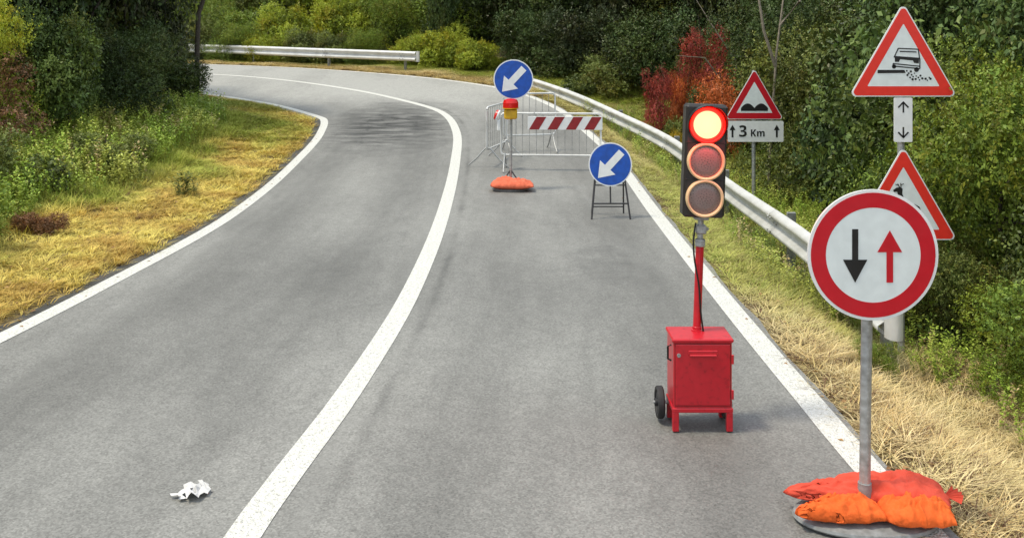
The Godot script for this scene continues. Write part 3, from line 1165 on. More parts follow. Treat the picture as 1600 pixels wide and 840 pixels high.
func build_warning_post() -> void:
	var s := 0.0055     # metres per unit in the symbol outlines (a side of 168 units)
	var d := 8.3
	var x := 3.375
	var g := ground(x, d)
	var root := thing("warning_sign_post", "tall grey post with two red triangle signs and a small two-arrow plate between them", "road sign", g)
	begin()
	tube([Vector3(0, -0.25, -0.02), Vector3(0, 2.40 - g.y, -0.02)], 0.03, 16)
	part("pole", M.zinc, root)
	var side := 0.935
	for k in 2:
		var cy := 2.27 + (50 - (150 if k == 0 else 373)) / 180.7 + side * 0.2887 - 0.003 - g.y
		var p := face_layers(root, triangle(side, 0.035), triangle(side * 0.962, 0.03), triangle(side * 0.668, 0.006), Transform3D(Basis.IDENTITY, Vector3(0, cy, 0.03)), M.red, M.cool_white)
		var u := side / 357.0
		var o := Vector2(359, 212)
		var q := func(a: float, b: float) -> Vector2: return Vector2(a - o.x, o.y - b) * u
		if k == 0:
			# a car throwing up loose gravel
			var polys := []
			for e in [[342, 156, 408, 159], [342, 156, 328, 186], [408, 159, 412, 191], [326, 205, 324, 213], [324, 206, 412, 215], [322, 214, 414, 223], [413, 190, 413, 222], [347, 166, 402, 168]]:
				polys.append(stroke(q.call(e[0], e[1]), q.call(e[2], e[3]), 3.6 * u))
			polys.append(PackedVector2Array([q.call(330, 181), q.call(411, 187), q.call(409, 206), q.call(394, 204), q.call(390, 196), q.call(348, 192), q.call(344, 201), q.call(331, 200)]))
			polys.append(shifted(circle(7.0 * u, 12), q.call(328, 216)))
			polys.append(shifted(circle(8.0 * u, 12), q.call(402, 226)))
			polys.append(PackedVector2Array([q.call(274, 227), q.call(362, 227), q.call(366, 237), q.call(274, 238)]))
			symbol(p, polys, M.black, 0.0016)
			var chips := []
			for e in [[370, 230], [376, 238], [383, 232], [372, 244], [386, 243], [381, 252], [391, 249], [395, 238], [389, 258], [401, 247], [408, 252], [399, 257], [415, 246], [421, 255], [412, 260], [432, 256], [444, 252], [438, 261], [448, 256]]:
				chips.append(shifted(circle((2.2 + fmod(e[0] * 0.37, 2.0)) * u, 6), q.call(e[0], e[1])))
			symbol(p, chips, M.black, 0.0016, "gravel_dots")
		else:
			# leaping deer, head to the left, drawn in the frame of the lower triangle
			var v := func(a: float, b: float) -> Vector2: return Vector2(a - 359, 672 - b) * u
			var deer := PackedVector2Array([v.call(325, 611), v.call(336, 603), v.call(348, 601), v.call(356, 606), v.call(355, 622), v.call(361, 640), v.call(376, 652), v.call(396, 657), v.call(412, 666), v.call(417, 680), v.call(411, 684),
				v.call(409, 676), v.call(404, 682), v.call(415, 694), v.call(424, 712), v.call(430, 727), v.call(424, 728), v.call(414, 712), v.call(400, 697), v.call(388, 692), v.call(370, 684), v.call(350, 682),
				v.call(333, 694), v.call(316, 708), v.call(312, 703), v.call(326, 690), v.call(336, 676), v.call(318, 682), v.call(304, 692), v.call(301, 687), v.call(316, 674), v.call(334, 664), v.call(341, 648), v.call(341, 626), v.call(338, 616), v.call(328, 617)])
			symbol(p, [deer], M.black, 0.0016)
			symbol(p, [stroke(v.call(347, 603), v.call(340, 590), 3 * u), stroke(v.call(342, 595), v.call(333, 592), 2.4 * u), stroke(v.call(351, 603), v.call(350, 588), 3 * u), stroke(v.call(350, 594), v.call(360, 590), 2.4 * u)], M.black, 0.0016, "antlers")
		clamp_band(root, cy - 0.08, 0.03, -0.02)
	begin()
	var top := 2.27 + (50 - 152) / 180.7 - g.y
	var bot := 2.27 + (50 - 221) / 180.7 - g.y
	slab(rounded_rect(0.158, top - bot, 0.01), -0.01, 0.0)
	var plate := part("arrow_plate", M.white, root, Transform3D(Basis.IDENTITY, Vector3(-0.002, (top + bot) / 2, 0.034)))
	for e in [1.0, -1.0]:
		symbol(plate, [stroke(Vector2(0, e * 0.148), Vector2(0, e * 0.062), 0.013), stroke(Vector2(0.003, e * 0.155), Vector2(-0.044, e * 0.106), 0.013), stroke(Vector2(-0.003, e * 0.155), Vector2(0.044, e * 0.106), 0.013)], M.black, 0.0004, "arrow")

func build_bump_sign() -> void:
	var d := 15.3
	var x := 3.86
	var g := ground(x, d)
	var root := thing("uneven_road_sign", "red triangle sign with black bumps above a white 3 Km plate behind the guardrail", "road sign", g)
	var k := 98.0
	begin()
	tube([Vector3(0.0, -0.25, -0.02), Vector3(0, 1.66 - g.y, -0.02)], 0.03, 14)
	part("pole", M.zinc, root)
	var side := 0.93
	var cy := 2.27 + (50 - 186) / k + side * 0.2887 - g.y
	var p := face_layers(root, triangle(side, 0.035), triangle(side * 0.962, 0.03), triangle(side * 0.62, 0.006), Transform3D(Basis.IDENTITY, Vector3(0, cy, 0.03)), M.deep_red, M.cool_white)
	var hump := PackedVector2Array()
	for i in 25:
		var t := i / 24.0
		hump.append(Vector2(-0.215 + 0.43 * t, -0.112 + 0.034 + 0.062 * absf(sin(t * TAU)) ** 0.8 - 0.012 * (1.0 - absf(sin(t * TAU)))))
	hump.append(Vector2(0.215, -0.135))
	hump.append(Vector2(-0.215, -0.135))
	symbol(p, [hump], M.black, 0.0016)
	var top := 2.27 + (50 - 188.5) / k - g.y
	var bot := 2.27 + (50 - 221) / k - g.y
	begin()
	slab(rounded_rect(0.885, top - bot, 0.02), -0.012, 0.0)
	var plate := part("distance_plate", M.white, root, Transform3D(Basis.IDENTITY, Vector3(0.02, (top + bot) / 2, 0.034)))
	lettering(plate, "3", 0.25, Vector3(-0.205, 0.0, 0.0022), M.black)
	lettering(plate, "Km", 0.155, Vector3(0.03, -0.028, 0.0022), M.black)
	for e in [-0.37, 0.335]:
		symbol(plate, [arrow(Vector2(e, 0.105), Vector2(e, -0.095), 0.03, 0.095, 0.085)], M.black, 0.0004, "arrow")
	clamp_band(root, cy - 0.1, 0.03, -0.02)
	clamp_band(root, (top + bot) / 2, 0.03, -0.02)

func blue_disc(root: Node, r: float, at: Vector3, lean := 0.0) -> void:
	begin()
	slab(circle(r, 56), -0.012, 0.0)
	var p := part("sign_panel", M.white, root, Transform3D(Basis(Vector3.RIGHT, lean), at))
	begin()
	slab(circle(r * 0.945, 56), 0.0002, 0.002)
	part("blue_field", M.blue, p)
	symbol(p, [arrow(Vector2(-0.57, -0.62) * r, Vector2(0.53, 0.56) * r, 0.34 * r, 0.96 * r, 0.66 * r)], M.white, 0.002, "white_arrow")
	begin()
	slab(circle(r * 0.97, 40), -0.018, -0.0122)
	part("panel_back", M.back, p)

func build_easel_sign() -> void:
	var d := 11.75
	var k := 1500.0 / d
	var root := thing("keep_left_sign", "blue disc with a white arrow on a low black folding stand", "road sign", Vector3(153.5 / k, rise(d), -d))
	var lean := -0.16
	var h := 0.68
	# front and back frames of bar, spread like an easel
	for s in [-1.0, 1.0]:
		begin()
		tube([Vector3(s * 0.235, 0.0, 0.10), Vector3(s * 0.19, 0.40, 0.0), Vector3(s * 0.15, h, -0.05)], 0.011, 8)
		part("front_leg", M.steel_dark, root)
		begin()
		tube([Vector3(s * 0.20, 0.0, -0.30), Vector3(s * 0.165, h, -0.06)], 0.010, 8)
		part("rear_leg", M.steel_dark, root)
	for e in [[0.185, 0.225, 0.055, 0.010], [0.09, 0.20, -0.262, 0.008], [0.40, 0.19, 0.0, 0.008]]:
		begin()
		tube([Vector3(-e[1], e[0], e[2]), Vector3(e[1], e[0], e[2])], e[3], 8)
		part("cross_bar", M.steel_dark, root)
	begin()
	tube([Vector3(0, 0.185, 0.055), Vector3(0, 0.62, -0.03)], 0.010, 8)
	part("upright_bar", M.steel_dark, root)
	blue_disc(root, 0.266, Vector3(0, 2.27 + (50 - 256) / k, 0.015), lean * 0.5)

func build_tall_blue_sign() -> void:
	var d := 13.9
	var k := 1500.0 / d
	var root := thing("keep_left_sign", "blue disc with a white arrow on a tall post beside the barriers", "road sign", Vector3(-0.02, rise(d), -d))
	begin()
	tube([Vector3(0, 0.02, 0), Vector3(0.01, 1.80, 0)], 0.022, 14)
	part("pole", M.zinc, root)
	begin()
	lathe([Vector2(0.27, 0.0), Vector2(0.275, 0.015), Vector2(0.26, 0.03), Vector2(0.0, 0.04)], 24)
	part("foot", M.base_grey, root)
	for s in [-1.0, 1.0]:
		begin()
		tube([Vector3(0, 0.28, 0.0), Vector3(s * 0.16, 0.06, 0.12)], 0.011, 8)
		part("stay", M.steel_dark, root)
	blue_disc(root, 0.287, Vector3(0.04, 2.27 + (50 - 123.5) / k, 0.068))
	clamp_band(root, 1.66, 0.022)
	clamp_band(root, 1.50, 0.022)
	# warning lamp hung on the post under the disc
	var lamp := thing("warning_lamp", "yellow warning lamp with a red lens below the tall blue disc", "lamp", Vector3(-0.02, rise(d) + 1.02, -d + 0.02))
	begin()
	box(Vector3(0, 0.075, 0.07), Vector3(0.19, 0.15, 0.11), 0.02)
	part("casing", M.yellow, lamp)
	begin()
	lathe([Vector2(0.105, 0.152), Vector2(0.112, 0.17), Vector2(0.112, 0.235), Vector2(0.095, 0.275), Vector2(0.05, 0.292), Vector2(0.0, 0.295)], 24, Vector3(0, 0, 0.07), Basis.IDENTITY, 30)
	part("lens", M.lamp_red, lamp)
	begin()
	lathe([Vector2(0.098, 0.148), Vector2(0.118, 0.150), Vector2(0.118, 0.160), Vector2(0.10, 0.162)], 24, Vector3(0, 0, 0.07))
	part("collar", M.yellow, lamp)

# ------------------------------------------------------------------ barriers

func fence_panel(root: Node, w: float, top: float, low: float) -> void:
	# steel crowd barrier: a closed tube frame, thin uprights and two bridge feet
	begin()
	var r := 0.06
	var pts := []
	for c in [[-1, 1], [1, 1], [1, -1], [-1, -1]]:
		var cx: float = c[0] * (w / 2 - r)
		var cy := (top - r) if c[1] > 0 else (low + r)
		for k in 4:
			var a: float = [PI, PI / 2, 0.0, -PI / 2][[[-1, 1], [1, 1], [1, -1], [-1, -1]].find(c)] - (PI / 2) * k / 3.0
			pts.append(Vector3(cx + cos(a) * r, cy + sin(a) * r, 0))
	pts.append(pts[0])
	tube(pts, 0.017, 8)
	part("frame", M.rail, root)
	var bars := int(w / 0.115)
	begin()
	tube([Vector3(0, low, 0), Vector3(0, top, 0)], 0.0045, 6)
	var bar := commit()
	for i in range(1, bars):
		share("bar", bar, M.zinc, root, Transform3D(Basis.IDENTITY, Vector3(-w / 2 + w * i / bars, 0, 0)))
	for s in [-1.0, 1.0]:
		begin()
		tube([Vector3(s * (w / 2 - 0.06), 0.012, 0.33), Vector3(s * (w / 2 - 0.06), 0.12, 0.20), Vector3(s * (w / 2 - 0.06), low + 0.02, 0.04), Vector3(s * (w / 2 - 0.06), low + 0.02, -0.04), Vector3(s * (w / 2 - 0.06), 0.12, -0.20), Vector3(s * (w / 2 - 0.06), 0.012, -0.33)], 0.013, 8)
		part("foot", M.zinc, root)

func build_barriers() -> void:
	var d := 15.6
	var a := thing("crowd_barrier", "grey steel barrier behind the striped board, nearest the camera", "barrier", Vector3(0.63, rise(d), -d), deg_to_rad(-4))
	fence_panel(a, 1.62, 0.93, 0.25)
	var d2 := 17.6
	var b := thing("crowd_barrier", "grey steel barrier set further back, its top corner showing above the striped board", "barrier", Vector3(0.32, rise(d2), -d2), deg_to_rad(14))
	fence_panel(b, 0.98, 1.06, 0.30)
	var d3 := 16.5
	var c := thing("crowd_barrier", "grey steel barrier seen almost edge on, left of the tall blue sign post", "barrier", Vector3(-0.26, rise(d3), -d3), deg_to_rad(76))
	fence_panel(c, 1.3, 0.98, 0.28)
	# red and white board hung on the front barrier
	var board := thing("striped_board", "red and white diagonally striped board hung on the front steel barrier", "barrier board", Vector3(0.86, rise(d) + 0.775, -d + 0.045), deg_to_rad(-3))
	var w := 1.21
	var h := 0.215
	begin()
	box(Vector3.ZERO, Vector3(w, h, 0.022), 0.003)
	part("panel", M.white, board)
	var pitch := 0.298
	for i in range(-1, 5):
		var x0 := -w / 2 + 0.02 + i * pitch + 0.06
		var para := PackedVector2Array([Vector2(x0 - 0.06, -h / 2 + 0.004), Vector2(x0 + 0.10, -h / 2 + 0.004), Vector2(x0 + 0.225, h / 2 - 0.004), Vector2(x0 + 0.065, h / 2 - 0.004)])
		var cut := Geometry2D.intersect_polygons(para, PackedVector2Array([Vector2(-w / 2 + 0.004, -1), Vector2(w / 2 - 0.004, -1), Vector2(w / 2 - 0.004, 1), Vector2(-w / 2 + 0.004, 1)]))
		if cut.size() > 0:
			begin()
			slab(cut[0], 0.0112, 0.0132)
			part("stripe", M.dark_red, board)
	for s in [-0.5, 0.5]:
		begin()
		tube([Vector3(s, 0.08, -0.013), Vector3(s, 0.165, -0.013), Vector3(s, 0.178, -0.04), Vector3(s, 0.15, -0.068)], 0.006, 6)
		part("hook", M.zinc, board)
	# lamp on the edge-on barrier's end
	var lamp := thing("barrier_lamp", "small white lamp with a red lens at the left end of the barriers", "lamp", Vector3(-0.21, rise(d3) + 0.60, -15.72))
	begin()
	box(Vector3(0, 0.10, 0), Vector3(0.075, 0.18, 0.11), 0.018)
	part("casing", M.white, lamp)
	begin()
	lathe([Vector2(0.085, -0.02), Vector2(0.09, 0.0), Vector2(0.075, 0.03), Vector2(0.0, 0.04)], 20, Vector3(-0.04, 0.27, 0.0), Basis(Vector3.FORWARD, -PI / 2 + 0.4), 40)
	part("lens", M.lamp_red, lamp)
	begin()
	lathe([Vector2(0.0, -0.035), Vector2(0.088, -0.03), Vector2(0.094, -0.022), Vector2(0.092, -0.004), Vector2(0.088, 0.0)], 20, Vector3(-0.04, 0.27, 0.0), Basis(Vector3.FORWARD, -PI / 2 + 0.4), 50)
	part("lens_ring", M.white, lamp)

# ------------------------------------------------------------------ the portable traffic light

func build_signal() -> void:
	var root := thing("portable_traffic_light", "portable traffic light showing red, on a red wheeled battery box", "traffic light", Vector3(1.086, 0.0, -5.57))
	var lo := 0.112
	var hi := 0.520
	var w := 0.345
	var dp := 0.235
	# body, lid, base flange
	begin()
	box(Vector3(0, (lo + hi) / 2, 0), Vector3(w - 0.012, hi - lo - 0.012, dp - 0.012), 0.006)
	var body := part("battery_box", M.box_red, root)
	begin()
	box(Vector3(0, hi - 0.004, 0), Vector3(w + 0.006, 0.022, dp + 0.006), 0.006)
	part("lid", M.box_red, root)
	begin()
	box(Vector3(0, lo + 0.008, 0), Vector3(w, 0.026, dp), 0.004)
	part("base_frame", M.box_red, root)
	# door panel with a pull flap
	begin()
	box(Vector3(0, (lo + hi) / 2 + 0.006, dp / 2 - 0.004), Vector3(w - 0.034, hi - lo - 0.062, 0.010), 0.003)
	var door := part("door", M.box_red, root)
	begin()
	var dw := w - 0.034
	var dh := hi - lo - 0.062
	for e in [[0.0, dh / 2 + 0.003, dw + 0.012, 0.006], [0.0, -dh / 2 - 0.003, dw + 0.012, 0.006], [dw / 2 + 0.003, 0.0, 0.006, dh], [-dw / 2 - 0.003, 0.0, 0.006, dh]]:
		box(Vector3(e[0], (lo + hi) / 2 + 0.006 + e[1], dp / 2 - 0.0055), Vector3(e[2], e[3], 0.003), 0.001)
	part("door_seal", M.dark_red, door)
	begin()
	box(Vector3(0.0, hi - 0.085, dp / 2 + 0.007), Vector3(0.155, 0.012, 0.018), 0.004)
	box(Vector3(0.0, hi - 0.070, dp / 2 + 0.003), Vector3(0.165, 0.026, 0.010), 0.003)
	part("handle", M.box_red, door)
	for sx in [-1.0, 1.0]:
		for sz in [-1.0, 1.0]:
			begin()
			box(Vector3(sx * (w / 2 - 0.019), 0.054, sz * (dp / 2 - 0.018)), Vector3(0.036, 0.110, 0.034), 0.004)
			part("leg", M.box_red, root)
	begin()
	tube([Vector3(-w / 2 - 0.002, hi - 0.035, 0.085), Vector3(-w / 2 - 0.022, hi - 0.045, 0.085), Vector3(-w / 2 - 0.022, hi - 0.115, 0.085), Vector3(-w / 2 - 0.002, hi - 0.125, 0.085)], 0.006, 8)
	part("carry_handle", M.black, root)
	for y in [0.10, 0.30]:
		begin()
		lathe([Vector2(0.007, -0.025), Vector2(0.007, 0.025), Vector2(0.0, 0.027)], 10, Vector3(w / 2 - 0.004, lo + y, dp / 2 + 0.002))
		part("hinge", M.box_red, root)
	begin()
	lathe([Vector2(0.011, 0.0), Vector2(0.011, 0.006), Vector2(0.0, 0.007)], 14, Vector3(-w / 2 + 0.035, hi - 0.085, dp / 2 + 0.001), Basis(Vector3.RIGHT, PI / 2))
	part("lock", M.zinc, door)
	# side bracket plates, axle and wheels
	begin()
	tube([Vector3(-w / 2 - 0.085, 0.102, -0.06), Vector3(w / 2 + 0.03, 0.102, -0.06)], 0.009, 10)
	part("axle", M.zinc, root)
	for sx in [-1.0, 1.0]:
		var at := Vector3(sx * (w / 2 + (0.046 if sx < 0 else -0.004)), 0.102, -0.06)
		begin()
		var turned := Basis(Vector3.FORWARD, PI / 2)
		lathe([Vector2(0.068, -0.018), Vector2(0.086, -0.020), Vector2(0.092, -0.011), Vector2(0.092, 0.011), Vector2(0.086, 0.020), Vector2(0.068, 0.018), Vector2(0.062, 0.0), Vector2(0.068, -0.018)], 32, at, turned)
		var wheel := part("wheel", M.rubber, root)
		begin()
		lathe([Vector2(0.0, -0.012), Vector2(0.068, -0.012), Vector2(0.068, 0.012), Vector2(0.0, 0.012)], 24, at, turned)
		lathe([Vector2(0.022, -0.03), Vector2(0.022, 0.03)], 14, at, turned, 20)
		part("rim", M.steel_dark, wheel)
	# mast, leaning a touch
	var lean := Transform3D(Basis(Vector3.FORWARD, 0.036), Vector3(-0.004, hi, -0.045))
	begin()
	tube([Vector3(0, 0, 0), Vector3(0, 0.50, 0)], 0.0235, 18)
	part("mast", M.box_red, root, lean)
	begin()
	lathe([Vector2(0.033, 0.0), Vector2(0.033, 0.012), Vector2(0.026, 0.014), Vector2(0.026, 0.03), Vector2(0.0236, 0.032)], 18)
	part("mast_socket", M.box_red, root, lean)
	begin()
	tube([Vector3(0, 0.46, 0), Vector3(0, 0.70, 0)], 0.017, 14)
	lathe([Vector2(0.028, 0.50), Vector2(0.030, 0.505), Vector2(0.030, 0.535), Vector2(0.028, 0.54)], 16)
	box(Vector3(0, 0.60, 0.004), Vector3(0.062, 0.05, 0.055), 0.006)
	box(Vector3(0.032, 0.60, 0.0), Vector3(0.03, 0.018, 0.018), 0.003)
	box(Vector3(0, 0.665, 0.0), Vector3(0.085, 0.018, 0.06), 0.004)
	part("bracket", M.zinc, root, lean)
	begin()
	var cable := []
	for i in 15:
		var t := i / 14.0
		cable.append(Vector3(-0.035 + 0.075 * smoothstep(0.35, 1.0, t) - 0.012 * sin(t * 9.0), 0.64 - 0.64 * t, 0.032 + 0.012 * sin(t * 5.0)))
	tube(cable, 0.0055, 6)
	part("cable", M.black, root, lean)
	# signal head
	var head_at := lean * Transform3D(Basis.IDENTITY, Vector3(0.004, 0.672, 0.0))
	begin()
	box(Vector3(0, 0.33, 0.0), Vector3(0.243, 0.655, 0.115), 0.014)
	var head := part("signal_head", M.housing, root, head_at)
	for k in 2:
		begin()
		box(Vector3(0, 0.225 + 0.213 * k, 0.0585), Vector3(0.235, 0.006, 0.006), 0.002)
		part("seam", M.black, head)
	for k in 3:
		var c := Vector3(0, 0.118 + 0.213 * k, 0.058)
		var face := Basis(Vector3.RIGHT, PI / 2)
		begin()
		lathe([Vector2(0.093, 0.0), Vector2(0.110, 0.0), Vector2(0.110, 0.020), Vector2(0.101, 0.026), Vector2(0.093, 0.020), Vector2(0.093, 0.0)], 48, c, face)
		part("lens_ring", M.amber_ring if k < 2 else M.lens_red, head)
		# visor: three quarters of a tube, open below
		begin()
		st.set_smooth_group(1)
		for i in 28:
			var a0 := PI * (-0.16 + 1.32 * i / 28.0)
			var a1 := PI * (-0.16 + 1.32 * (i + 1) / 28.0)
			var r0 := 0.112
			var z := func(a: float) -> float: return 0.020 + 0.06 * clampf(sin(a) * 0.75 + 0.3, 0.0, 1.0)
			for rr in [r0, r0 + 0.003]:
				quad(c + Vector3(cos(a0) * rr, sin(a0) * rr, 0.0), c + Vector3(cos(a1) * rr, sin(a1) * rr, 0.0), c + Vector3(cos(a1) * rr, sin(a1) * rr, z.call(a1)), c + Vector3(cos(a0) * rr, sin(a0) * rr, z.call(a0)), Vector3(cos(a0), sin(a0), 0) * (1.0 if rr > r0 else -1.0))
		if k == 2:
			part("visor", M.housing, head)
		else:
			commit()
		begin()
		if k == 2:
			lathe([Vector2(0.093, 0.004), Vector2(0.084, 0.012), Vector2(0.080, 0.013)], 40, c, face)
			part("lit_lens_edge", M.glow_edge, head)
			begin()
			lathe([Vector2(0.080, 0.013), Vector2(0.05, 0.022), Vector2(0.0, 0.027)], 40, c, face)
			part("lit_lens", M.glow, head)
		else:
			lathe([Vector2(0.093, 0.004), Vector2(0.06, 0.014), Vector2(0.0, 0.020)], 40, c, face)
			var lens := part("lens", M.lens_off, head)
			begin()
			for i in 90:
				var rr := 0.084 * sqrt((i + 0.5) / 90.0)
				var a := i * 2.39996
				lathe([Vector2(0.0034, 0.0), Vector2(0.002, 0.0025), Vector2(0.0, 0.003)], 6, c + Vector3(cos(a) * rr, sin(a) * rr, 0.020 - 0.016 * pow(rr / 0.093, 1.3)), face)
			var beads := part("lens_beads", M.bead, lens)
			beads.set_meta("kind", "stuff")
	var lamp := OmniLight3D.new()
	lamp.name = "red_signal_light"
	lamp.light_color = Color(1.0, 0.10, 0.06)
	lamp.light_energy = 0.14
	lamp.light_size = 0.08
	lamp.omni_range = 30.0
	lamp.omni_attenuation = 2.0
	lamp.shadow_enabled = true
	root.add_child(lamp)
	lamp.transform = head_at * Transform3D(Basis.IDENTITY, Vector3(0, 0.544, 0.115))

# ------------------------------------------------------------------ litter

func build_litter() -> void:
	var root := thing("crumpled_paper", "crumpled white paper lying flat on the left lane", "litter", Vector3(-1.565, 0.0, -4.72), 0.2)
	var r := RandomNumberGenerator.new()
	r.seed = 9
	begin()
	st.set_smooth_group(-1)
	var grid := []
	var nu := 9
	var nv := 6
	for j in nv:
		var row := []
		for i in nu:
			var u := i / float(nu - 1) - 0.5
			var v := j / float(nv - 1) - 0.5
			row.append(Vector3(u * 0.15 * (1.0 - 0.5 * absf(v)) + r.randfn() * 0.006, 0.008 + 0.045 * r.randf() * (1.0 - 1.5 * absf(u)), v * 0.15 * (1.0 - 0.6 * u * u) + r.randfn() * 0.007))
		grid.append(row)
	for j in nv - 1:
		for i in nu - 1:
			if (i == 0 and j == 0) or (i == nu - 2 and j == nv - 2) or (i == 1 and j == nv - 2): continue
			quad(grid[j][i], grid[j][i + 1], grid[j + 1][i + 1], grid[j + 1][i], Vector3.UP)
	part("sheet", M.paper, root)
	begin()
	st.set_smooth_group(-1)
	tri(Vector3(-0.07, 0.012, 0.0), Vector3(-0.105, 0.008, 0.015), Vector3(-0.06, 0.016, 0.03), Vector3.UP)
	tri(Vector3(-0.105, 0.008, 0.015), Vector3(-0.115, 0.012, -0.004), Vector3(-0.07, 0.012, 0.0), Vector3.UP)
	part("torn_strip", M.paper, root)
	begin()
	st.set_smooth_group(-1)
	for e in [Vector3(-0.02, 0.036, 0.012), Vector3(0.078, 0.020, 0.035), Vector3(-0.075, 0.016, 0.045)]:
		tri(e, e + Vector3(0.022, 0.002, 0.004), e + Vector3(0.010, 0.001, 0.018), Vector3.UP)
	part("dark_scrap", M.black, root)

# ------------------------------------------------------------------ the scene

func _ready() -> void:
	rng.seed = 2024
	# camera: level, with the lens shifted down
	var cam := Camera3D.new()
	cam.name = "camera"
	cam.projection = Camera3D.PROJECTION_FRUSTUM
	cam.near = 0.1
	cam.far = 1500.0
	cam.size = 0.1 * 840.0 / 1500.0
	cam.frustum_offset = Vector2(0, -0.1 * 370.0 / 1500.0)
	cam.position = Vector3(0, 2.27, 0)
	add_child(cam)
	cam.current = true
	# bright hazy daylight
	var env := Environment.new()
	env.background_mode = Environment.BG_SKY
	var sky := Sky.new()
	var sm := ProceduralSkyMaterial.new()
	sm.sky_top_color = Color(0.80, 0.84, 0.89)
	sm.sky_horizon_color = Color(0.92, 0.92, 0.91)
	sm.sky_curve = 0.2
	sm.ground_bottom_color = Color(0.35, 0.36, 0.30)
	sm.ground_horizon_color = Color(0.6, 0.62, 0.58)
	sky.sky_material = sm
	env.sky = sky
	env.background_energy_multiplier = 0.82
	env.tonemap_mode = Environment.TONE_MAPPER_LINEAR
	env.tonemap_exposure = 2.1
	env.sdfgi_enabled = true
	env.ssao_enabled = true
	env.ssil_enabled = true
	var we := WorldEnvironment.new()
	we.name = "world_environment"
	we.environment = env
	add_child(we)
	var sun := DirectionalLight3D.new()
	sun.name = "sun"
	sun.light_color = Color(1.0, 0.955, 0.87)
	sun.light_energy = 0.5
	sun.light_angular_distance = 10.0
	sun.shadow_enabled = true
	add_child(sun)
	sun.look_at_from_position(Vector3(-0.40, 0.92, 0.10), Vector3.ZERO)

	make_materials()
	build_lane()
	build_cache()
	build_ground()
	build_road()
	make_crowns()
	build_plants()
	build_grass()
	build_grit()
	# crash barriers: right of the road, and round the outside of the bend
	guard_rail("long grey steel guardrail along the right verge, ending behind the round sign", "guardrail", [[2.98, 7.6, 0.02], [3.04, 9.9, 0.07], [3.10, 13.5, 0.02], [2.98, 18.0, 0.16], [2.32, 21.5, 0.37], [1.62, 24.0, 0.59], [0.72, 26.5, 0.80], [0.1, 27.8, 0.90]], -1.0, 7)
	guard_rail("far guardrail round the outside of the bend, under the green bank", "bend_guardrail", [[-3.03, 30.3, 1.50], [-6.5, 32.0, 1.58], [-11.2, 34.8, 1.67], [-16.0, 36.4, 1.72], [-24.0, 37.8, 1.80]], -1.0, 7)
	build_warning_post()
	build_bump_sign()
	build_barriers()
	build_tall_blue_sign()
	build_easel_sign()
	build_signal()
	build_priority_sign()
	sandbag("flat orange sandbag with a pointed end, on the left of the round sign's foot", M.orange, Vector3(1.50, 0.040, -4.40), 0.06, Vector3(0.40, 0.10, 0.21), 3, -0.1, 0.8, false)
	sandbag("bright orange square-ended sandbag on the right of the round sign's foot", M.orange, Vector3(1.85, 0.038, -4.39), -0.06, Vector3(0.32, 0.105, 0.22), 8, 0.05, 0.0, false)
	sandbag("coral red sandbag lying across the foot behind the round sign's post", M.coral, Vector3(1.68, 0.035, -4.57), -0.05, Vector3(0.76, 0.12, 0.30), 17, -0.65, 0.85)
	sandbag("faded orange sandbag on the foot of the tall blue sign post", M.faded, Vector3(0.0, 0.03, -13.76), 0.1, Vector3(0.62, 0.15, 0.46), 29, 0.25, 0.4, false)
	build_litter()

